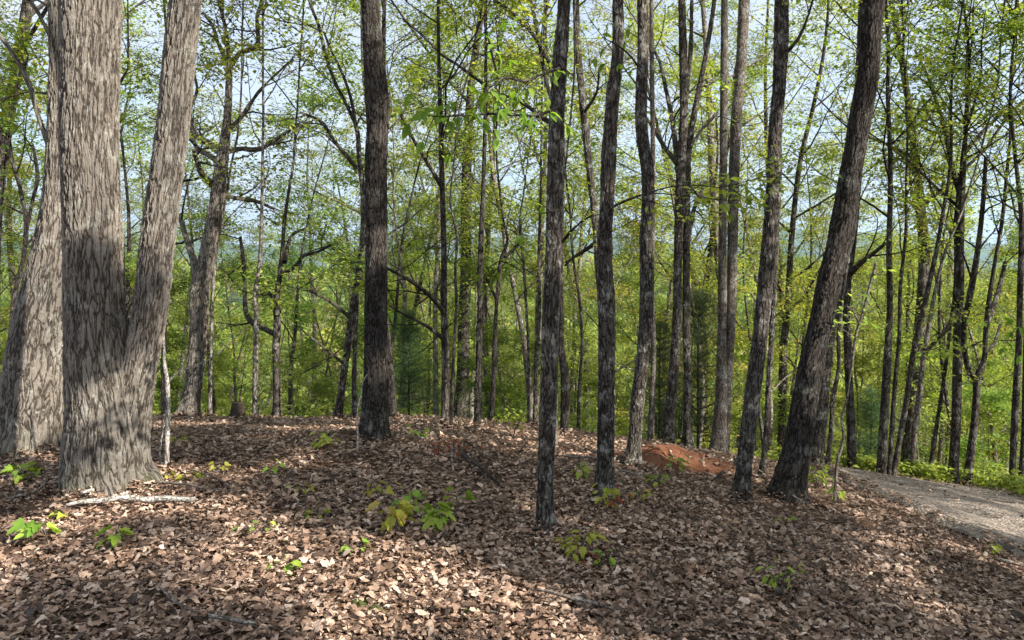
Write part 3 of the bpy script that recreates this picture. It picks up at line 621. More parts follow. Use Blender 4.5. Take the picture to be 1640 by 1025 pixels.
T('maple_tree','leaning grey tree with spread fork, left of the very dark shaded trunk','tree',
  [(541,674,15),(545,640,13),(552,590,12),(560,530,12),(567,480,11),(575,430,9),(581,370,9),(581,310,9),(575,250,9),(571,205,8),(556,170,7),(536,130,7),(522,90,7),(510,40,6),(495,0,6)],'grey',
  Htot=6.5,sides=20,sf=0.05,seed=18,lump=0.03,crown=(0.55,6,1.8,3),
  limbs=[[(572,270,7),(555,250,6),(535,225,5),(515,195,5),(480,180,4)],[(571,205,5),(560,150,5),(545,110,4),(530,80,4),(518,50,3)],[(562,510,6),(545,495,5),(520,478,4),(495,465,4)],[(553,585,5),(535,570,4),(510,550,3),(485,530,3)]])
T('young_maple','thin grey trunk standing close behind the leaning forked grey tree','sapling',[(568,660,10),(567,600,8),(570,520,8),(575,440,7),(588,360,5),(592,260,4),(596,100,4)],'grey',Htot=9,sides=12,sf=0.06,seed=19,crown=(0.35,8,1.5,6))
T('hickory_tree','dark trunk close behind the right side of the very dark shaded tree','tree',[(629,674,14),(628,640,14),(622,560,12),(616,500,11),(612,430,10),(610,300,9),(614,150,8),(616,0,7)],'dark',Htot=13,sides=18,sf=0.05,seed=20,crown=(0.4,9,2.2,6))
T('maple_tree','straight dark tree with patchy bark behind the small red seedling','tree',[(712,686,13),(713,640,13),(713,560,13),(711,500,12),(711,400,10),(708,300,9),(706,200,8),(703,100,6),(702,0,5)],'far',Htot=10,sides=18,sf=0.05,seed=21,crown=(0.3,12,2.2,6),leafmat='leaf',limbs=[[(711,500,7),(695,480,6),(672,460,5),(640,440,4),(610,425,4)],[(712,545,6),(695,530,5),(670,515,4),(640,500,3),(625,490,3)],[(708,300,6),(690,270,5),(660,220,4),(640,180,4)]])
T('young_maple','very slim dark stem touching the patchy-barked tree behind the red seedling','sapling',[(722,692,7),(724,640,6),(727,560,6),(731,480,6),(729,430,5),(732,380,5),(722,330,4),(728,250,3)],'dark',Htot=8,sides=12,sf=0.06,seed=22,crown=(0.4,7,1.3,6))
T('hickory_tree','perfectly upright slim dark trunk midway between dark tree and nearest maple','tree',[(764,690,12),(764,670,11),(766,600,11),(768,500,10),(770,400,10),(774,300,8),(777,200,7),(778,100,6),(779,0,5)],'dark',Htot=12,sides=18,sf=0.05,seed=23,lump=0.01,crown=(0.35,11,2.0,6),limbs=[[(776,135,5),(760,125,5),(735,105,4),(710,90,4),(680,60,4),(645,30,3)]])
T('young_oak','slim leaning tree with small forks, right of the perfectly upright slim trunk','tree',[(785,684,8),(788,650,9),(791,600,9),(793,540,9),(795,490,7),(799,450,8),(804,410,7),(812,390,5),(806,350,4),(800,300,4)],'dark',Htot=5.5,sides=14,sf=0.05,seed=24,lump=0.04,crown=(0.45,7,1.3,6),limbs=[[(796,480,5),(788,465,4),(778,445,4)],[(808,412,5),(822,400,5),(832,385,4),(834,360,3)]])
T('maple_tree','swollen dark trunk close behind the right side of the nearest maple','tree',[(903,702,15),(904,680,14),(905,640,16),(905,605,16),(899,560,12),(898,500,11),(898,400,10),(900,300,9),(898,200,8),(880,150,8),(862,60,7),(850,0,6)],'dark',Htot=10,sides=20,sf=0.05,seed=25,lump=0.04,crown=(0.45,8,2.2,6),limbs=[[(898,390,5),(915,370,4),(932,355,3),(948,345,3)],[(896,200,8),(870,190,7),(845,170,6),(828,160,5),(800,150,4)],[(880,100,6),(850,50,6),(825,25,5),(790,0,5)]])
T('birch_tree','pale thin stem pressed against the right side of the nearest maple','sapling',[(889,725,6),(890,690,6),(891,640,6),(892,580,5),(893,520,5),(896,440,4)],'pale',Htot=6,sides=10,sf=0.06,seed=26,flare=None,crown=(0.5,5,1.0,5))
T('maple_tree','curved grey trunk rising behind the crooked dark trunk and bending left','tree',[(966,700,14),(966,600,14),(964,500,14),(958,420,13),(953,350,13),(944,270,13),(936,190,13),(930,130,12),(925,70,12),(922,0,11)],'grey',Htot=11,sides=22,sf=0.04,seed=27,crown=(0.5,9,2.4,6),Yforce=9.5,limbs=[[(952,390,6),(930,405,5),(915,415,4),(905,425,3)],[(936,180,5),(955,150,4),(960,110,3)]])
T('maple_tree','thin pale trunk seen between wavy grey trunk and clay mound','tree',[(1042,700,11),(1045,620,10),(1047,560,9),(1044,480,9),(1046,300,8),(1044,100,8),(1043,0,7)],'pale',Htot=11,sides=16,sf=0.05,seed=28,crown=(0.4,9,2.0,6),Yforce=10.6)
# ---- trees by the road on the right
T('locust_tree','dark trunk far right of the clearing, its foot in the road-mouth shrubs','tree',[(1364,702,15),(1362,660,14),(1359,600,13),(1357,540,12),(1356,480,12),(1360,430,12),(1366,400,8),(1376,300,6),(1384,180,5)],'far',Htot=9,sides=18,sf=0.05,seed=29,lump=0.04,crown=(0.45,8,2.0,7),limbs=[[(1360,440,8),(1380,420,7),(1400,405,5),(1418,390,4)]])
T('locust_tree','straight thick grey trunk behind the middle of the road','tree',[(1411,752,16),(1413,720,15),(1417,650,14),(1421,580,13),(1425,500,10),(1424,400,9),(1426,300,8),(1424,200,7)],'far',Htot=9,sides=18,sf=0.05,seed=30,crown=(0.4,10,2.0,7))
T('locust_tree','slimmer grey trunk running almost parallel to the straight thick grey one','tree',[(1424,754,8),(1428,700,8),(1433,620,7),(1440,540,6),(1442,460,6),(1450,380,5),(1452,260,4)],'far',Htot=8,sides=14,sf=0.06,seed=31,crown=(0.4,8,1.5,6))
T('leaning_tree','trunk leaning right behind the road, the left one of the three slanting together','tree',[(1430,758,9),(1440,710,9),(1452,640,9),(1464,560,9),(1476,510,9),(1487,460,8),(1500,400,7),(1512,330,6)],'far',Htot=8,sides=14,sf=0.06,seed=32,crown=(0.45,8,1.6,7))
T('leaning_tree','trunk leaning right behind the road, the middle one of the three slanting together','tree',[(1455,756,10),(1462,710,10),(1472,640,10),(1478,580,8),(1488,520,8),(1497,470,6),(1515,400,5),(1540,340,4)],'farpale',Htot=7.5,sides=14,sf=0.06,seed=33,crown=(0.45,8,1.6,7),limbs=[[(1476,575,6),(1490,555,5),(1510,535,5),(1530,500,4)]])
T('leaning_tree','thin trunk leaning right behind the road, the right one of the three slanting together','tree',[(1487,762,7),(1496,710,7),(1505,650,6),(1514,590,6),(1522,520,5),(1528,470,4),(1530,400,4)],'far',Htot=7,sides=12,sf=0.06,seed=34,crown=(0.45,8,1.4,7))
T('maple_tree','tall dark three-forked tree at the far road edge, right third of the view','tree',[(1525,778,19),(1527,745,16),(1531,680,15),(1533,600,15),(1535,520,15),(1537,450,14),(1537,390,13),(1539,320,12),(1544,250,8),(1548,180,7),(1552,100,5),(1545,20,4)],'far',Htot=7.5,sides=24,sf=0.04,seed=35,lump=0.02,crown=(0.55,9,2.2,6),leafmat='leafdeep',
  limbs=[[(1538,310,8),(1525,270,7),(1515,215,6),(1505,180,5),(1485,120,4),(1465,80,3)],[(1536,550,9),(1546,510,8),(1556,460,8),(1566,400,7),(1574,330,6),(1579,250,5)],[(1545,245,6),(1570,215,5),(1600,185,5),(1625,160,4)]])
T('maple_tree','dark Y-forked tree behind the road just right of the three-forked one','tree',[(1548,774,15),(1553,740,14),(1560,680,12),(1564,630,12),(1566,605,13),(1575,580,9),(1579,530,8),(1583,490,8),(1590,440,6),(1604,360,6),(1612,280,5),(1618,200,4)],'far',Htot=7.5,sides=20,sf=0.04,seed=36,lump=0.03,crown=(0.5,8,2.0,6),leafmat='leaf',
  limbs=[[(1565,608,8),(1553,595,8),(1546,570,7),(1543,530,7),(1545,500,6)],[(1580,520,7),(1598,470,6),(1610,420,5)],[(1577,568,5),(1592,550,4),(1602,520,3)]])
T('maple_tree','slender dark tree with upright forked top near the right edge of the view','tree',[(1620,768,10),(1624,700,11),(1628,620,11),(1632,540,9),(1634,450,9),(1636,350,8),(1626,250,6),(1618,150,5),(1625,50,4)],'far',Htot=8,sides=16,sf=0.05,seed=37,crown=(0.45,9,2.0,6),leafmat='leafdeep')
T('maple_tree','slender grey trunk cut by the right border of the view','tree',[(1634,775,9),(1640,700,9),(1642,600,8),(1645,500,8),(1650,350,7),(1652,150,6)],'far',Htot=9,sides=16,sf=0.05,seed=38,crown=(0.4,9,2.0,6))
# ---- thin bent trees at the left edge
T('crooked_oak','thin crooked oak bending behind the massive grey oak at the left edge','tree',[(14,668,9),(14,600,9),(18,540,9),(24,470,9),(36,420,8),(42,370,8),(34,310,7),(20,260,7),(4,215,6),(-14,170,5)],'dark',Htot=6,sides=14,sf=0.05,seed=39,lump=0.04,crown=(0.4,9,1.8,7),leafmat='leafdeep',limbs=[[(40,380,6),(50,330,5),(60,280,5),(52,230,4)],[(20,260,5),(14,200,4),(25,150,4),(38,90,4)]],Yforce=10.5)
T('young_maple','thin straight trunk left of the gnarled oak, close to the giant trunk','sapling',[(262,668,10),(262,600,9),(264,500,8),(268,400,7),(272,300,6),(270,150,5),(262,0,4)],'dark',Htot=9,sides=14,sf=0.05,seed=40,crown=(0.35,10,1.8,7),Yforce=11.5,leafmat='leafdeep')
T('young_maple','pale thin trunk standing between the gnarled oak and the stump','sapling',[(336,668,7),(338,560,6),(341,460,6),(350,380,5),(365,300,4)],'farpale',Htot=6.5,sides=12,sf=0.06,seed=41,crown=(0.4,8,1.3,7))
T('young_maple','grey upright pole tree right beside the small rotten stump','sapling',[(408,666,8),(409,600,9),(410,500,8),(409,470,8),(415,430,7),(418,380,6),(420,300,5)],'farpale',Htot=8,sides=14,sf=0.05,seed=42,crown=(0.4,9,1.6,7))
T('young_maple','thin dark stem with small leaves near the head-high pine, left of centre','sapling',[(645,660,6),(648,600,6),(646,520,7),(648,460,7),(641,420,4),(636,380,4),(630,300,3)],'farpale',Htot=6,sides=12,sf=0.06,seed=43,crown=(0.35,9,1.5,7),Yforce=13)
T('young_maple','thin grey trunk left of the nearest maple, running up full height','sapling',[(857,684,8),(858,620,8),(860,560,9),(864,500,7),(863,420,6),(866,300,5),(868,150,4),(872,0,4)],'grey',Htot=11,sides=12,sf=0.06,seed=44,crown=(0.35,9,1.6,6))
T('young_maple','crooked thin grey stem midway between upright slim trunk and nearest maple','sapling',[(846,660,5),(846,560,5),(842,480,5),(838,420,5),(832,360,4),(840,300,3)],'grey',Htot=6.5,sides=10,sf=0.06,seed=45,crown=(0.35,8,1.4,6),Yforce=11.5)
T('young_maple','slim stem between nearest maple and the crooked dark trunk','sapling',[(926,700,6),(928,620,6),(932,560,5),(928,480,5),(920,430,4),(915,380,4)],'far',Htot=6,sides=10,sf=0.06,seed=46,crown=(0.4,7,1.3,7))
# ---- bare bent sapling in front of the giant oak
T('bare_sapling','pale leafless sapling beside the giant oak, its long twig bent to the right','sapling',[(268,766,10),(267,740,9),(268,700,9),(269,640,8),(268,615,8),(263,580,6),(262,540,4),(258,500,3),(252,460,2)],'whitestick',Htot=0,sides=10,sf=0.04,seed=47,flare=None,
  stems=[[(268,616,5),(280,600,4),(305,588,4),(330,578,3),(355,562,3),(378,540,2),(398,522,2)],[(261,770,4),(257,745,4),(256,715,4),(261,690,3),(262,672,3)]])
T('bare_sapling','thin pale leafless whip in front of the very dark shaded trunk','sapling',[(572,738,3),(573,700,3),(572,660,3),(578,630,2),(584,605,2),(588,600,2)],'whitestick',Htot=0,sides=8,sf=0.04,seed=48,flare=None)
build_litter(); build_twig_litter()
# ---------------------------------------------------------------- small leafy plants
def lobed_leaf(k=5,w=1.0,seed=0):
    rg=np.random.default_rng(seed); pts=[(0,0)]
    for a,r in ((-100,.28),(-72,.50),(-55,.40),(-38,.72),(-24,.52),(-12,.80),(0,1.0),(12,.80),(24,.52),(38,.72),(55,.40),(72,.50),(100,.28)):
        pts.append((r*math.cos(R(a)),w*r*math.sin(R(a))))
    return np.array(pts)
def lobed(geo,C,Dh,size,mat,rng,tilt=0.35,oak=False):
    C=np.asarray(C,float); n=len(C); L=lobed_leaf(w=0.95)
    if oak:
        t,w=leaf_template(0,9); L=np.concatenate([[[0,0]],np.stack([t,-w*0.85],1),np.stack([t,w*0.85],1)[::-1]])
    u=Dh/np.linalg.norm(Dh,axis=1,keepdims=True)
    up=rng.normal(0,tilt,(n,3)); up[:,2]+=1
    w=np.cross(u,up); w/=np.linalg.norm(w,axis=1,keepdims=True); nr=np.cross(w,u)
    s=size*rng.uniform(0.7,1.15,(n,1,1))
    x=L[None,:,0:1];y=L[None,:,1:2]
    cup=rng.uniform(0.05,0.45,(n,1,1))
    v=C[:,None]+s*(u[:,None]*x+w[:,None]*y+nr[:,None]*(np.abs(y)*cup-0.28*x*x))
    k=len(L); i=np.arange(n)[:,None]*k
    f=np.concatenate([i+np.array([[0,j,j+1]]) for j in range(1,k-1)])
    geo.add(v,f,mat)
def seedling(px,py,hgt,wid,nl,mat,name,label,cat='seedling',stems=1,size=0.07,oak=False,group=None,seed=0):
    hgt*=1.15; nl=int(nl*1.7); size*=1.22
    rg=random.Random(seed+int(px*7+py)); rn=np.random.default_rng(seed+int(px*3+py))
    gx,gy,gz=ground_at(px,py); root=empty(name,(gx,gy,gz),label,cat,group)
    gs=Geo(); gl=Geo(); C=[];D=[]
    for s in range(stems):
        a=rg.uniform(0,6.28); ln=wid*0.5*rg.uniform(.3,1); h=hgt*rg.uniform(.7,1)
        P=np.array([(ln*0.1*math.cos(a),ln*0.1*math.sin(a),-0.03),(ln*.3*math.cos(a),ln*.3*math.sin(a),h*.45),(ln*.7*math.cos(a+.2),ln*.7*math.sin(a+.2),h*.8),(ln*math.cos(a),ln*math.sin(a),h)])
        tubes(gs,P,np.array([.0035,.003,.0025,.0015]),5,'stick')
        k=max(1,nl//stems); 
        for j in range(k):
            t=0.45+0.55*(j+1)/k; q=P[1]+(P[3]-P[1])*((t-.45)/.55); b=rg.uniform(0,6.28); pet=0.03+0.03*rg.random(); e=rg.uniform(-.1,.35)
            d=np.array([math.cos(b),math.sin(b),e]); e2=q+d*pet
            tubes(gs,np.array([q,(q+e2)/2+(0,0,.004),e2]),np.array([.0012,.001,.001]),3,'stick'); C.append(e2); D.append(d-np.array([0,0,.35]))
    lobed(gl,C,np.array(D),size,mat,rn,0.4,oak)
    gs.obj('stem',root); gl.obj('foliage',root); return root
SD=[ # px,py,height,width,leaves,mat,label,stems,size,oak
 (640,862,.24,.24,16,'seedyellow','large leafy yellow-green seedling clump in the middle foreground, its right-hand neighbour smaller',4,.085,True),
 (706,850,.16,.20,9,'seedleaf','bright green maple seedling with broad leaves right of the large yellow-green clump',3,.085,False),
 (728,838,.20,.16,6,'seedleaf','upright light green maple seedling at the rear right of the bright green one',2,.07,False),
 (668,822,.14,.12,4,'seedleaf','small pale green seedling behind the large yellow-green clump',1,.06,False),
 (926,902,.16,.22,13,'seedyellow','bushy yellow-green oak seedling right in front of the nearest maple',4,.08,True),
 (974,906,.07,.14,5,'seedleaf','low green seedling just right of the bushy yellow-green oak seedling',2,.05,True),
 (181,880,.13,.14,5,'seedleaf','bright green maple seedling in front of the giant oak, right one of two',1,.075,False),
 (74,868,.11,.15,6,'seedleaf','green maple seedling in the left foreground, left one of two before the giant oak',2,.075,False),
 (96,834,.06,.08,3,'seedyellow','tiny yellowish seedling near the left end of the long white branch',1,.04,False),
 (42,776,.13,.20,9,'seedleaf','green maple seedlings in deep shade left of the giant oak',3,.075,False),
 (448,912,.06,.18,7,'seedleaf','low bright green sprig with spread leaves in the left foreground litter',2,.055,True),
 (412,864,.09,.15,6,'seedleaf','small green fern-like sprig above the low bright green one',3,.04,True),
 (572,884,.06,.12,5,'seedleaf','small green sprout below left of the large yellow-green clump',2,.045,False),
 (505,836,.06,.12,5,'seedleaf','tiny green sprout left of the large yellow-green clump in half shade',2,.045,False),
 (436,765,.12,.10,4,'seedleaf','single thin green seedling on the left slope, above the tiny sprout',1,.05,False),
 (522,722,.16,.22,12,'seedyellow','airy yellow-green seedling left of the very dark shaded trunk, near the crest',4,.055,False),
 (606,800,.12,.16,7,'seedyellow','dull olive oak seedling in the shade behind the large yellow-green clump',3,.06,True),
 (480,798,.10,.18,7,'seedyellow','dull olive sprig in the shade left of centre',3,.05,True),
 (278,722,.14,.10,5,'seedyellow','yellow seedling right beside the bare bent sapling',2,.05,False),
 (272,770,.08,.14,6,'seedyellow','yellow-green seedling at the foot of the bare bent sapling',2,.055,False),
 (313,770,.06,.16,6,'seedyellow','flat yellow seedling a hand right of the bare sapling foot',2,.055,False),
 (352,756,.05,.12,5,'seedyellow','small yellow seedling between the two oaks, rightmost of the yellow ones',2,.045,False),
 (937,775,.15,.16,7,'seedleaf','green seedling between the nearest maple and the crooked dark trunk',3,.06,False),
 (1047,782,.13,.20,10,'seedleaf','leafy green seedling in front of the red clay mound, nearer one',4,.055,True),
 (1083,768,.20,.14,9,'seedleaf','tall thin green seedling in front of the red clay mound, right one',3,.055,True),
 (1025,808,.10,.15,6,'seedyellow','olive seedling in the shade below the mound, lowest one',3,.055,True),
 (965,820,.20,.18,9,'seedyellow','yellow-orange oak seedling leaning on the foot of the crooked dark trunk',3,.065,True),
 (986,828,.16,.10,8,'redleaf','dark red seedling right beside the yellow-orange one at the crooked trunk',2,.05,True),
 (942,905,.05,.10,4,'redleaf','rusty brown seedling under the bushy yellow-green oak seedling',2,.06,True),
 (657,838,.22,.10,5,'seedleaf','thin upright green seedling directly behind the large yellow-green clump',2,.06,True),
 (1309,786,.22,.40,34,'leaf','knee-high green leafy shrub at the foot of the leaning oak by the road',8,.06,True),
 (1343,806,.12,.10,5,'seedleaf','yellow-green seedling at the foot of the very thin crooked stem',2,.06,False),
 (1255,840,.05,.10,4,'seedleaf','tiny green seedling below the strongly leaning oak',2,.045,False),
 (1247,962,.20,.22,16,'seedleaf','grassy green tuft in the right foreground litter',9,.045,True),
 (1515,842,.06,.10,4,'seedyellow','tiny yellow-green sprout on the leaves below the road edge',2,.045,False),
 (1590,888,.07,.12,5,'seedleaf','small green sprout beside the near road edge at the right',2,.045,False),
 (806,690,.25,.40,24,'seedleaf','bright green leafy bush on the crest right of the upright slim trunk',7,.06,True),
 (820,702,.22,.30,16,'seedyellow','yellowish bush beside the bright green one on the crest',6,.055,True),
 (672,712,.14,.14,7,'seedleaf','small green seedling on the crest behind the dark shaded trunk foot',3,.05,False),
]
for i,(px,py,h,w,nl,mt,lb,st,sz,ok) in enumerate(SD):
    seedling(px,py,h,w,nl,mt,'oak_seedling' if ok else 'maple_seedling',lb,'seedling' if 'bush' not in lb.split() and 'shrub' not in lb else 'shrub',st,sz,ok,seed=i)
def red_whip():
    gx,gy,gz=ground_at(727,766); root=empty('red_seedling',(gx,gy,gz),'tall thin pale stem topped with a tuft of salmon-red leaves','seedling')
    P=np.array([at(*p,gy) for p in ((727,770),(725,748),(723,730),(724,712))])-np.array([gx,gy,gz]); g=Geo(); tubes(g,P,np.array([.009,.008,.006,.005]),6,'whitestick'); g.obj('stem',root)
    rn=np.random.default_rng(3); n=26; C=rn.normal(0,1,(n,3))*(.07,.07,.03)+P[-1]; D=rn.normal(0,1,(n,3)); D[:,2]-=.5; g=Geo(); lobed(g,C,D,.055,'redleaf',rn,.5,True); g.obj('foliage',root)
red_whip()
# ---------------------------------------------------------------- fallen wood, stump, mound, stones
def fallen(name,label,px,mat,cat='branch',side=(),lift=0.062,group=None):
    W3=[];r=[]
    for (x,y,w) in px:
        gx,gy,gz=ground_at(x,y); W3.append((gx,gy,gz+lift+w/2/F*gy*0.6)); r.append(max(.0018,w/2/F*gy))
    o=W3[len(W3)//2]; root_org=tuple(o)
    Q,w=catmull(np.array(W3),np.array(r),1e9,0.03,0.03)
    Q=Q+np.stack([0*w,0*w,0.3*w*np.sin(np.arange(len(w))*.7)],1)
    g=Geo(); tubes(g,Q,w,9,mat,lump=0.05,seed=len(px)+px[0][0]*.1)
    if not side: return tag(g.obj(name,origin=root_org),label,cat,group)
    root=empty(name,root_org,label,cat,group); g.obj('stem',root,origin=root_org)
    for s in side:
        W3=[];r=[]
        for j,(x,y,wd) in enumerate(s):
            gx,gy,gz=ground_at(x,y); W3.append((gx,gy,gz+lift+0.01+0.02*j)); r.append(max(.0015,wd/2/F*gy))
        Q,w=catmull(np.array(W3),np.array(r),1e9,0.04,0.04); g=Geo(); tubes(g,Q,w,6,mat); g.obj('twig',root,origin=root_org)
    return root
fallen('fallen_branch','long straight white lichened branch lying in front of the giant oak',[(106,826,5),(135,822,8),(170,818,9),(210,816,10),(250,818,10),(285,817,9),(312,817,8)],'whitestick')
fallen('fallen_branch','pale grey branch lying slanted between the giant oak and the long white branch',[(130,806,6),(150,802,6),(175,795,5),(198,787,4)],'whitestick',side=[[(150,802,3),(135,795,2),(118,790,2)]])
fallen('fallen_branch','grey curved root-like stick left of the giant oak foot',[(12,815,4),(40,808,4),(62,800,4),(72,788,4),(80,778,3)],'stick')
fallen('fallen_branch','thin forked pale sticks right of the giant oak foot',[(238,788,3),(270,788,4),(300,792,4),(335,798,3),(365,800,2)],'stick',side=[[(300,792,2),(330,782,2),(352,778,4)],[(335,798,2),(352,806,2),(378,812,2)]])
fallen('fallen_branch','long thin pale stick slanting away right of the forked sticks',[(300,765,2),(325,772,3),(350,782,3),(382,806,2)],'stick')
fallen('fallen_branch','long dark rotten branch slanting down in the clearing right of the salmon seedling',[(738,740,9),(752,750,7),(770,762,6),(784,776,5),(800,790,4)],'darkstick')
fallen('fallen_branch','thin fallen stick lying across the clearing right of the nearest maple',[(893,742,2),(930,744,4),(965,746,3),(1000,742,3)],'stick')
fallen('fallen_branch','pale fallen stick before the mound between the wavy trunk and crooked trunk',[(985,778,3),(1003,768,4),(1025,772,3),(1050,778,2)],'stick')
fallen('fallen_branch','dark fork-ended branch leaning by the foot of the mottled leaning trunk',[(1140,780,3),(1155,768,4),(1170,757,4),(1180,742,3)],'darkstick',side=[[(1170,757,2),(1178,752,2),(1183,740,2)]],lift=0.05)
fallen('fallen_branch','pale forked twig standing against the foot of the strongly leaning oak',[(1255,800,5),(1262,790,5),(1268,778,4),(1272,768,3)],'whitestick',side=[[(1262,790,4),(1272,808,4),(1288,822,3)]],lift=0.04)
fallen('fallen_branch','short grey stick in the litter below the mottled leaning trunk',[(1228,888,3),(1245,893,5),(1262,899,4),(1275,903,3)],'stick')
fallen('fallen_branch','grey stick half buried at the bottom edge, left of centre',[(335,1012,7),(360,1016,8),(388,1020,8),(412,1024,6)],'stick')
fallen('fallen_branch','thin curved stick in the bottom foreground litter, left of the buried grey one',[(255,962,3),(280,985,5),(305,1000,4),(318,1004,3)],'stick')
fallen('fallen_branch','grey knobbly stick lying right of the near road bend in the leaves',[(1592,910,5),(1605,914,6),(1622,917,6),(1638,920,5)],'stick')
fallen('fallen_branch','long grey stick on the leaves in the bottom middle',[(860,965,4),(900,975,6),(940,985,6),(985,998,4)],'stick')
fallen('fallen_branch','white bleached wood chip lying in the sunlit middle foreground',[(790,928,3),(800,927,6),(808,926,4)],'whitestick')
def mound():
    gx,gy,gz=MX; n,k=60,26; th=np.linspace(0,2*math.pi,n,endpoint=False); rr=np.linspace(1,0,k)
    X=rr[:,None]*np.cos(th)*.92; Y=rr[:,None]*np.sin(th)*0.62
    hh=0.20*np.exp(-((X+0.15)**2/0.15+(Y)**2/0.10))+0.10*np.exp(-((X-0.4)**2/0.10+Y**2/0.10))
    hh=hh+0.04*(vnoise(X*5+9,Y*5,3)-.5)*(1-rr[:,None])+0.035*(vnoise(X*14+9,Y*14,5)-.5)*(1-rr[:,None]**3)
    Z=H(X+gx,Y+gy)-gz+hh-0.04*(rr[:,None]**4)+0.01
    i=np.arange(n*k).reshape(k,n); f=np.stack([i[:-1],np.roll(i[:-1],-1,1),np.roll(i[1:],-1,1),i[1:]],-1).reshape(-1,4)
    g=Geo(); g.add(np.stack([X,Y,Z],-1),f,'clay')
    o=g.obj('clay_mound'); o.location=(gx,gy,gz); tag(o,'mound of bare red clay with leaves on it, between the mid trunks','mound')
    rn=np.random.default_rng(4); m=1800; x=rn.normal(0,.7,m); y=rn.normal(0,.3,m); g=Geo()
    hz=0.20*np.exp(-((x+0.15)**2/0.15+(y)**2/0.10))+0.10*np.exp(-((x-0.4)**2/0.10+y**2/0.10))
    keep=(np.hypot(x/.95,y/.62)<1)&(rn.random(m)<.10+.35*(x>.2)+.6*(np.hypot(x/.95,y/.62)>.75)); x,y,hz=x[keep],y[keep],hz[keep]; m=len(x)
    litter_leaves(np.stack([x+gx,y+gy,H(x+gx,y+gy)+hz+.01],1),rn.uniform(0,6.3,m),rn.uniform(.03,.065,m),rn.normal(0,.3,(m,2)),rn,5,(0,1,2,3),g,'litter')
    tag(g.obj('mound_leaves'),'dry brown leaves scattered on the red clay mound','leaf litter',kind='stuff')
mound()
def stump():
    gx,gy,gz=ground_at(379,668); root=empty('tree_stump',(gx,gy,gz),'short dark rotten stump on the crest left of the forked oak','stump')
    P=np.array([(0,0,-.2),(0,0,0.02),(.005,0,.1),(.01,0,.2),(.01,0,.235)]); g=Geo(); Q,w=catmull(P,np.array([.11,.10,.08,.075,.07]),9,.012,.01); tubes(g,Q,w,30,'stump',lump=.07,seed=2,flare=(.1,.4,5)); g.obj('trunk',root)
    g=Geo(); tubes(g,np.array([(.05,0,.0),(.05,.01,.2),(.06,0,.27),(.02,0,.36)]),np.array([.012,.01,.008,.004]),7,'stick'); g.obj('shoot',root)
stump()
def stone(px,py,s,label,mat='stone'):
    gx,gy,gz=ground_at(px,py); rn=np.random.default_rng(int(px)); n,k=18,12; th=np.linspace(0,2*math.pi,n,endpoint=False); ph=np.linspace(0.05,math.pi-.05,k)
    X=np.sin(ph)[:,None]*np.cos(th); Y=np.sin(ph)[:,None]*np.sin(th); Z=np.cos(ph)[:,None]*np.ones(n)
    r=s*(1+.35*(vnoise(X*2+px,Y*2+Z*2,4)-.5)+.15*(vnoise(X*6+px,Y*6+Z*5,5)-.5))
    i=np.arange(n*k).reshape(k,n); f=np.stack([i[:-1],i[1:],np.roll(i[1:],-1,1),np.roll(i[:-1],-1,1)],-1).reshape(-1,4)
    g=Geo(); g.add(np.stack([X*r,Y*r*.8,Z*r*.65],-1),[f,i[-1][None],i[0][::-1][None]],mat); o=g.obj('stone'); o.location=(gx,gy,gz+s*.35); return tag(o,label,'stone')
stone(552,672,.06,'small pale stone at the foot of the leaning forked grey tree')
stone(1562,774,.05,'small white stone behind the far road edge at the right')
def moss_patch(px,py,s,label):
    gx,gy,gz=ground_at(px,py); n,k=26,9; th=np.linspace(0,2*math.pi,n,endpoint=False); rr=np.linspace(1,0.0,k)
    edge_=1+.5*(vnoise(np.cos(th)*2+px,np.sin(th)*2,3)-.5)
    X=rr[:,None]*np.cos(th)*s*edge_; Y=rr[:,None]*np.sin(th)*s*.8*edge_; Z=H(X+gx,Y+gy)-gz+0.045*(1-rr[:,None]**2)+.02*(vnoise(X*60,Y*60,3)-.5)-.012
    i=np.arange(n*k).reshape(k,n); f=np.stack([i[:-1],np.roll(i[:-1],-1,1),np.roll(i[1:],-1,1),i[1:]],-1).reshape(-1,4)
    g=Geo(); g.add(np.stack([X,Y,Z],-1),f,'moss'); o=g.obj('moss_patch'); o.location=(gx,gy,gz); return tag(o,label,'moss')
moss_patch(578,972,.075,'low olive moss cushion in the bottom foreground, left one of the two side by side')
moss_patch(606,980,.07,'low olive moss cushion in the bottom foreground, right one of the two side by side')
moss_patch(755,984,.07,'low olive moss cushion in the bottom middle of the view')
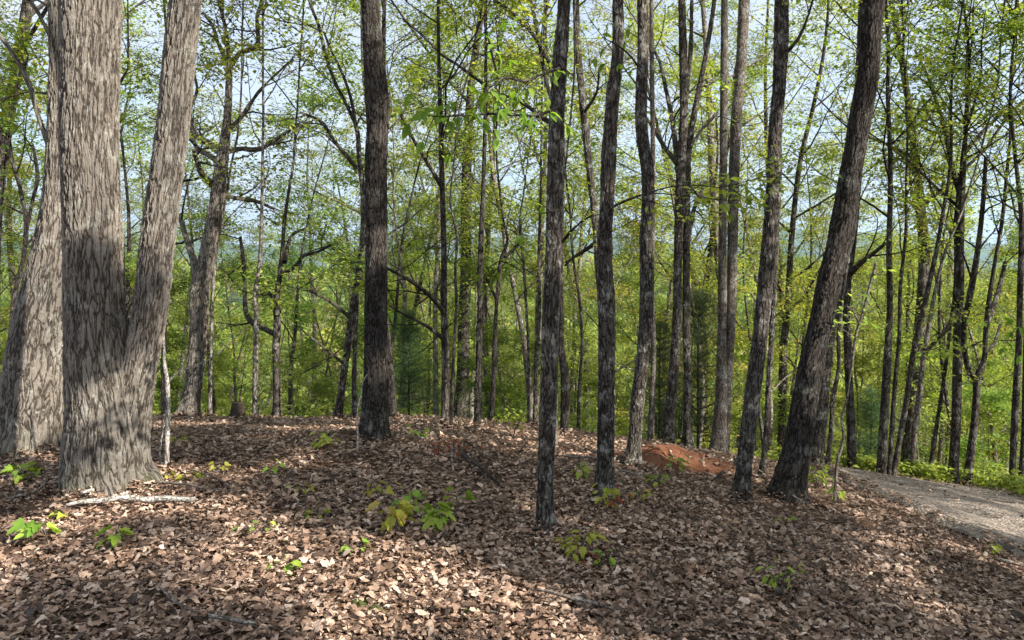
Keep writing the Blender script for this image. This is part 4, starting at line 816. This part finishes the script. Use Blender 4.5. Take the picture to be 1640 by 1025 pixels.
# ---------------------------------------------------------------- big-leaved hanging twigs close to the camera
def hanging(name,label,path,Y,nl,size,seed,Yend=None):
    rn=np.random.default_rng(seed); rg=random.Random(seed); Ye=Yend or Y; nl=int(nl*1.3); size*=.82
    P=np.array([at(x,y,Y+(Ye-Y)*i/(len(path)-1)) for i,(x,y,w) in enumerate(path)]); Wd=np.array([w/2/F*Y for *_,w in path])
    Q,w=catmull(P,Wd,1e9,.04,.04); org=tuple(P[0]); root=empty(name,org,label,'branch')
    gs=Geo(); tubes(gs,Q,w,7,'far'); C=[];D=[]
    for j in range(nl):
        i=min(len(Q)-2,int(len(Q)*(0.12+.88*(j+rg.random())/nl))); dd=Q[i+1]-Q[i]; d=child_dir(rg,tuple(dd),rg.uniform(0,6.28),R(rg.uniform(35,80))); d=np.array(d); d[2]-=.25; l=rg.uniform(.04,.20); e=Q[i]+d*l
        tubes(gs,np.array([Q[i],(Q[i]+e)/2+(0,0,.01),e]),np.array([.0022,.0018,.0012]),4,'far')
        for a in range(3 if size>.07 else 2):
            b=d+rn.normal(0,.7,3); b[2]-=.5; C.append(e); D.append(b)
    gs.obj('stem',root,origin=org)
    C=np.array(C); D=np.array(D); D/=np.linalg.norm(D,axis=1,keepdims=True); n=len(C)
    # elliptical pointed leaves with a fold
    t=np.array([0,.18,.42,.7,1.]); wd=np.array([0.01,.17,.25,.17,0]); up=rn.normal(0,.35,(n,3)); up[:,2]+=1
    wv=np.cross(D,up); wv/=np.linalg.norm(wv,axis=1,keepdims=True); nr=np.cross(wv,D); s=(size*rn.uniform(.7,1.2,n))[:,None,None,None]
    tt=t[None,:,None,None]; sg=np.array([-1,0,1.])[None,None,:,None]; ww=wd[None,:,None,None]
    v=C[:,None,None]+s*(D[:,None,None]*tt+wv[:,None,None]*ww*sg+nr[:,None,None]*(np.abs(sg)*ww*.35-.3*tt*tt))
    i=np.arange(n*15).reshape(n,5,3); f=np.concatenate([np.stack([i[:,:-1,k],i[:,:-1,k+1],i[:,1:,k+1],i[:,1:,k]],-1).reshape(-1,4) for k in (0,1)])
    g=Geo(); g.add(v,f,'bigleaf'); g.obj('foliage',root,origin=org); return root
hanging('leafy_branch','long leafy branch with big green leaves hanging at upper centre, left of the nearest maple',[(905,165,5),(880,178,5),(850,185,4),(800,182,4),(755,184,3),(715,186,2),(680,186,1)],4.6,26,.088,1,3.8)
hanging('leafy_branch','uppermost leafy twig with large bright leaves at the top centre',[(800,130,4),(790,95,4),(782,60,3),(775,30,2),(785,12,1)],4.4,12,.085,2)
hanging('leafy_branch','dense leafy twig with large green leaves spreading left of the nearest maple top',[(896,110,5),(870,118,4),(840,130,4),(810,125,3),(785,140,2)],4.5,18,.085,3,4.0)
hanging('leafy_branch','small leafy twig across the crooked trunk near the top',[(1030,120,3),(1010,90,3),(985,70,2),(968,62,1)],4.8,8,.07,4)
hanging('leafy_branch','small low sprig of broad leaves left of the nearest maple at mid height',[(842,440,2),(820,425,2),(800,418,2),(780,432,1)],5.5,7,.085,5)
hanging('leafy_branch','small sprig of broad leaves crossing the nearest maple below the top branches',[(895,335,2),(880,340,2),(862,342,1),(850,345,1)],4.5,4,.07,6)
hanging('leafy_branch','sunlit leafy sprig at the right edge halfway up the view',[(1690,540,3),(1665,532,3),(1645,530,2),(1618,532,1)],6,9,.08,8)
# ---------------------------------------------------------------- shared tree kinds for the slope
def kind_tree(seed,Hh,r,cs,nl,ll,npl,lf,bk,lean=0.05,leafsize=.076,sub=(6,5,4),maxl=2,flat=.72,spread=.14,thr=.48):
    rg=random.Random(seed); rn=np.random.default_rng(seed)
    out={};anch=[]; n=12; pts=[(0,0,-.4)];d=[rg.gauss(0,lean),rg.gauss(0,lean),1.]; p=[0,0,0]
    P=[(0,0,-.4),(0,0,0)]
    for i in range(n):
        d[0]+=rg.gauss(0,.06); d[1]+=rg.gauss(0,.06); d[0]*=.93; d[1]*=.93; p=[p[0]+d[0]*Hh/n,p[1]+d[1]*Hh/n,p[2]+Hh/n]; P.append(tuple(p))
    P=np.array(P); Wd=r*np.concatenate([[1.25,1.2],np.linspace(1,.12,n)]); Q,w=catmull(P,Wd,1e9,.35,.35)
    g=Geo(); tubes(g,Q,w,10,bk,lump=.03,seed=seed,flare=(.25,.3,5))
    for c in range(nl):
        t=cs+(.98-cs)*(c+rg.random()*.7)/nl; i=min(len(Q)-2,int(len(Q)*t)); dd=Q[i+1]-Q[i]
        grow(rg,tuple(Q[i]),child_dir(rg,tuple(dd),c*2.4+rg.gauss(0,.5),R(rg.uniform(38,68))),ll*rg.uniform(.6,1.2)*(1.25-.8*(t-cs)/(1-cs)),w[i]*.45,0,maxl,out,anch,.13,.05,sub,.48)
    limb_geo(g,out,bk,(0,),{0:5})
    npl=int(npl*1.35+.5); tw=Geo(); limb_geo(tw,out,bk,(1,2),{1:3,2:3},minr=.004)
    C=np.array([a[0] for a in anch]); D=np.array([a[1] for a in anch]); D/=np.linalg.norm(D,axis=1,keepdims=True)+1e-9
    k=clump(C,rn,thr); C=C[k]; D=D[k]; leaves(tw,C,D,leafsize,lf,rn,flat,.58,.18,npl,spread)
    return g.mesh('trunk'),tw.mesh('crown'),len(C)*npl
KT=[kind_tree(100+i,H_,r_,cs,nl,ll,npl,lf,bk) for i,(H_,r_,cs,nl,ll,npl,lf,bk) in enumerate([
  (15,.13,.35,13,3.4,6,'leaf','far'),(17,.15,.40,13,3.6,6,'leafyellow','far'),(14,.11,.30,12,3.2,6,'leafdeep','farpale'),(16,.13,.38,13,3.4,6,'leaf','farpale'),(12,.09,.25,12,2.8,7,'leafyellow','far'),(13,.10,.3,12,2.8,6,'leaf','far')])]
KD={'p':kind_tree(405,12,.10,.35,12,2.4,6,'leaf','far',thr=.5),'d0':kind_tree(401,9.5,.07,.35,12,1.3,22,'leaf','far',leafsize=.10,thr=.46),'d1':kind_tree(402,10.5,.08,.4,12,1.4,22,'leafyellow','far',leafsize=.10,thr=.46),'b':kind_tree(403,15,.13,.38,13,3.2,12,'leaf','far',leafsize=.09,thr=.62)}  # crowns shaped for the unseen shade trees, not for the slope
KP=[kind_tree(200+i,H_,r_,cs,nl,ll,npl,lf,bk) for i,(H_,r_,cs,nl,ll,npl,lf,bk) in enumerate([
  (8,.05,.22,12,2.0,6,'leaf','far'),(9,.055,.25,12,2.1,6,'leafyellow','farpale'),(7,.04,.18,11,1.9,7,'leafdeep','far'),(10,.06,.3,12,2.1,6,'leaf','farpale')])]
KS=[kind_tree(300+i,H_,r_,cs,nl,ll,npl,lf,bk,sub=(4,4,3),spread=.13,leafsize=.08) for i,(H_,r_,cs,nl,ll,npl,lf,bk) in enumerate([
  (3.2,.022,.06,11,1.3,7,'leaf','far'),(4.2,.028,.1,12,1.4,7,'leafyellow','far'),(2.4,.016,.05,10,1.1,8,'leafdeep','farpale'),(3.6,.024,.08,12,1.3,7,'leaf','farpale')])]
print('kind leaves',[k[2] for k in KT+KP+KS],'traced',LEAFN)
def place(kt,name,x,y,rz,sc,label,cat,group,lean=(0,0)):
    z=Hs(x,y); root=empty(name,(x,y,z),label,cat,group,rz,sc); root.rotation_euler=(lean[0],lean[1],rz)
    for nm,me in (('trunk',kt[0]),('crown',kt[1])):
        o=bpy.data.objects.new(nm,me); COL.objects.link(o); o.parent=root
    return root
used=[]
def free(x,y,dm):
    for a,b in used:
        if (a-x)**2+(b-y)**2<dm*dm: return False
    return True
rg=random.Random(77)
def band(n,y0,y1,dm,kinds,name,label,cat,group,smin=.85,smax=1.15,xw=.72,cond=None):
    k=0; tries=0; del used[:]
    while k<n and tries<n*60:
        tries+=1
        y=math.sqrt(rg.uniform(y0*y0,y1*y1)); x=rg.uniform(-1,1)*(xw*y+1)
        if not free(x,y,dm) or bool(in_road(x,y,1.2)): continue
        if cond and not cond(x,y): continue
        used.append((x,y)); place(rg.choice(kinds),name,x,y,rg.uniform(0,6.28),rg.uniform(smin,smax),label,cat,group,(rg.gauss(0,.03),rg.gauss(0,.03))); k+=1
    return k
beyond=lambda x,y: (not x>2.0 or y>15+0.15*x) 
print(band(20,13.5,26,2.4,KT,'slope_tree','tall leafy tree rooted just below the crest behind the clearing','tree','trees just below the crest',cond=lambda x,y: beyond(x,y) and not -.46<x/y<-.17 and not .08<x/y<.22),
 band(60,26,60,4.3,KT,'slope_tree','tall leafy tree further down the slope behind the nearer woods','tree','trees further down the slope'),
 band(60,60,120,7,KT,'slope_tree','distant leafy tree low on the slope, seen through gaps between trunks','tree','distant trees low on the slope'),
 band(70,12.5,34,1.5,KP,'pole_tree','slim young pole tree with airy crown in the woods behind the crest','tree','pole trees behind the crest',cond=beyond),
 band(80,12,34,1.3,KS,'understory_sapling','leafy head-high sapling in the green understory behind the crest','sapling','understory saplings behind the crest',cond=beyond))
# unseen trees added behind and right of view; their crowns throw the dappled shade
for i,(x,y,k,s) in enumerate(SHADE):
    place(KD[k],'shade_tree',x,y,i*1.3,s,'leafy tree added out of view to throw dappled shade into the clearing','tree','shade trees added out of view')
# ---------------------------------------------------------------- small pines
def pine_kind(seed,Hh,rad):
    rg=random.Random(seed); rn=np.random.default_rng(seed); g=Geo(); tw=Geo(); P=np.array([(0,0,-.2),(0,0,Hh*.5),(0.03,0,Hh)]); tubes(g,P,np.array([.035,.024,.006]),8,'far')
    C=[];D=[]; 
    for w in range(15):
        z=Hh*(.08+.88*w/15)+rg.gauss(0,.06); L=rad*(1.05-.8*w/15)*rg.uniform(.6,1.15)
        for a in range(6):
            an=a*1.05+w*.5+rg.gauss(0,.25); pts=[]; up_=rg.uniform(0,.5)
            for j in range(7):
                t=j/6; pts.append((math.cos(an)*L*t,math.sin(an)*L*t,z+L*(up_*t+.15*t*t)))
            tubes(tw,np.array(pts),np.linspace(.01,.003,7),3,'far',cap=False)
            for j in range(1,7):
                for q in range(5):
                    p=pts[j]; C.append((p[0]+rg.gauss(0,.09),p[1]+rg.gauss(0,.09),p[2]+rg.gauss(0,.09)))
    C=np.array(C); n=len(C); k=12; C=np.repeat(C,k,0); d=rn.normal(0,1,(n*k,3)); d[:,2]+=.35; d/=np.linalg.norm(d,axis=1,keepdims=True)
    w=np.cross(d,rn.normal(0,1,(n*k,3))); w/=np.linalg.norm(w,axis=1,keepdims=True); L=rn.uniform(.06,.12,(n*k,1))
    v=np.stack([C-w*.0022,C+w*.0022,C+d*L],1); f=np.arange(n*k*3).reshape(-1,3); tw.add(v,f,'needle')
    return g.mesh('trunk'),tw.mesh('crown'),0
PK=[pine_kind(1,2.6,.95),pine_kind(2,3.6,1.15)]
for x,Y,k,s,lb in ((655,11.8,0,.62,'small soft bluish-green pine behind the very dark trunk'),(1118,11.9,1,.72,'bushy dark green pine between the clay mound and the paired smooth trunks'),(1056,12.6,1,.6,'dark green pine partly hidden behind the multi-stemmed tree'),(1395,14.0,0,.65,'dark green pine behind the road mouth at the right')):
    px_=(x-CX)/F*Y; place(PK[k],'pine_sapling',px_,Y,x,s,lb,'pine',None)
# ---------------------------------------------------------------- green ground cover along the crest and the far road edge
def cover():
    rn=np.random.default_rng(8); n=9000
    y=np.sqrt(rn.uniform(9.8**2,26**2,n)); x=rn.uniform(-1,1,n)*(.68*y+1); 
    c=(y>11.6-0.10*np.clip(x,0,9)+1.2*(vnoise(x*.8,y*.8,31)-.5))&~in_road(x,y,.05)&(vnoise(x*.9,y*.9,33)>.3)
    fm=FE[len(FE)//2]; x,y=x[c],y[c]
    # strip right along the far road edge
    i=rn.integers(0,len(FE),900); nrm=(FE-NE); nrm/=np.linalg.norm(nrm,axis=1,keepdims=True); off=np.abs(rn.normal(0,.55,900))+.08
    x=np.concatenate([x,FE[i,0]+nrm[i,0]*off]); y=np.concatenate([y,FE[i,1]+nrm[i,1]*off]); n=len(x)
    hh=rn.uniform(.04,.30,n)
    C=np.stack([x,y,H(x,y)+hh],1); D=rn.normal(0,1,(n,3)); D[:,2]=.2
    g=Geo(); P=np.stack([C-np.stack([0*hh,0*hh,hh+.02],1),C-np.stack([0*hh+.02,0*hh,hh*.4],1),C],1); tubes(g,P,np.full((n,3),.003),3,'far',cap=False)
    leaves(g,C,D,.085,'leaf',rn,.6,.6,.2,6,.09)
    return tag(g.obj('ground_cover'),'low leafy green undergrowth beyond the crest and along the far road edge','undergrowth',kind='stuff')
cover()
# ---------------------------------------------------------------- far woods as one mass
def far_woods():
    rn=np.random.default_rng(9)
    def crowns(n,r0,r1):
        r=np.sqrt(rn.uniform(r0*r0,r1*r1,n)); a=rn.uniform(-.66,.66,n); return r*np.sin(a),r*np.cos(a),r
    g=Geo()
    for n,r0,r1,k,lf in ((1300,100,300,150,.62),(3200,300,860,60,1.3)):
        x,y,r=crowns(n,r0,r1); z=H(x,y); R_=rn.uniform(2.6,5.6,n); hh=rn.uniform(8,16,n)
        d=rn.normal(0,1,(n,k,3)); d/=np.linalg.norm(d,axis=2,keepdims=True)
        lump=1+.28*np.sin(d[...,0:1]*4+r[:,None,None])*np.cos(d[...,2:3]*5+r[:,None,None])
        rad=R_[:,None,None]*rn.uniform(.75,1.05,(n,k,1))*lump
        C=np.stack([x,y,z+hh],1)[:,None]+d*rad*np.array([1,1,1.1])
        mt=rn.choice(5,n,p=(.34,.30,.16,.12,.08))
        for q,m in enumerate(('leaf','leafyellow','leafdeep','leafrust','leafdeep')):
            s=mt==q; c=C[s].reshape(-1,3); nr=d[s].reshape(-1,3)+rn.normal(0,.35,(s.sum()*k,3)); nr/=np.linalg.norm(nr,axis=1,keepdims=True)
            a=np.cross(nr,rn.normal(0,1,nr.shape)); a/=np.linalg.norm(a,axis=1,keepdims=True); b=np.cross(nr,a); L=lf*rn.uniform(.5,1.1,(len(c),1))
            v=np.stack([c-a*L,c-b*L*.7,c+a*L,c+b*L*.7],1); g.add(v,np.arange(len(c)*4).reshape(-1,4),m)
        P=np.stack([np.stack([x,y,z-1],1),np.stack([x,y,z+hh],1)],1); tubes(g,P,np.stack([R_*.05,R_*.03],1),4,'far',cap=False)
    # still farther: broad canopy texture on the valley floor
    x,y,r=crowns(9000,820,2600); z=H(x,y)+6; C=np.stack([x,y,z],1)
    leaves(g,C,rn.normal(0,1,C.shape)*[1,1,.2],6,'leafdeep',rn,.4,.9,.0,4,5)
    return tag(g.obj('far_woods'),'distant sunlit spring woods covering the valley and the hillside opposite','woods',kind='stuff')
far_woods()
# ---------------------------------------------------------------- haze
def haze():
    b=9300; top=620; bot=-260
    v=[(x,y,z) for z in (bot,top) for y in (-b,b) for x in (-b,b)]
    f=[(0,2,3,1),(4,5,7,6),(0,1,5,4),(2,6,7,3),(0,4,6,2),(1,3,7,5)]
    me=bpy.data.meshes.new('haze'); me.from_pydata(v,[],f); me.update()
    m,n,l=newmat('haze'); n.remove(n['Principled BSDF']); pv=N(n,'ShaderNodeVolumePrincipled'); pv.inputs['Color'].default_value=(.50,.70,1,1); pv.inputs['Density'].default_value=0.00011; pv.inputs['Anisotropy'].default_value=0.3
    l.new(pv.outputs[0],n['Material Output'].inputs['Volume']); me.materials.append(m)
    o=bpy.data.objects.new('haze',me); COL.objects.link(o); tag(o,kind='stuff')
haze()
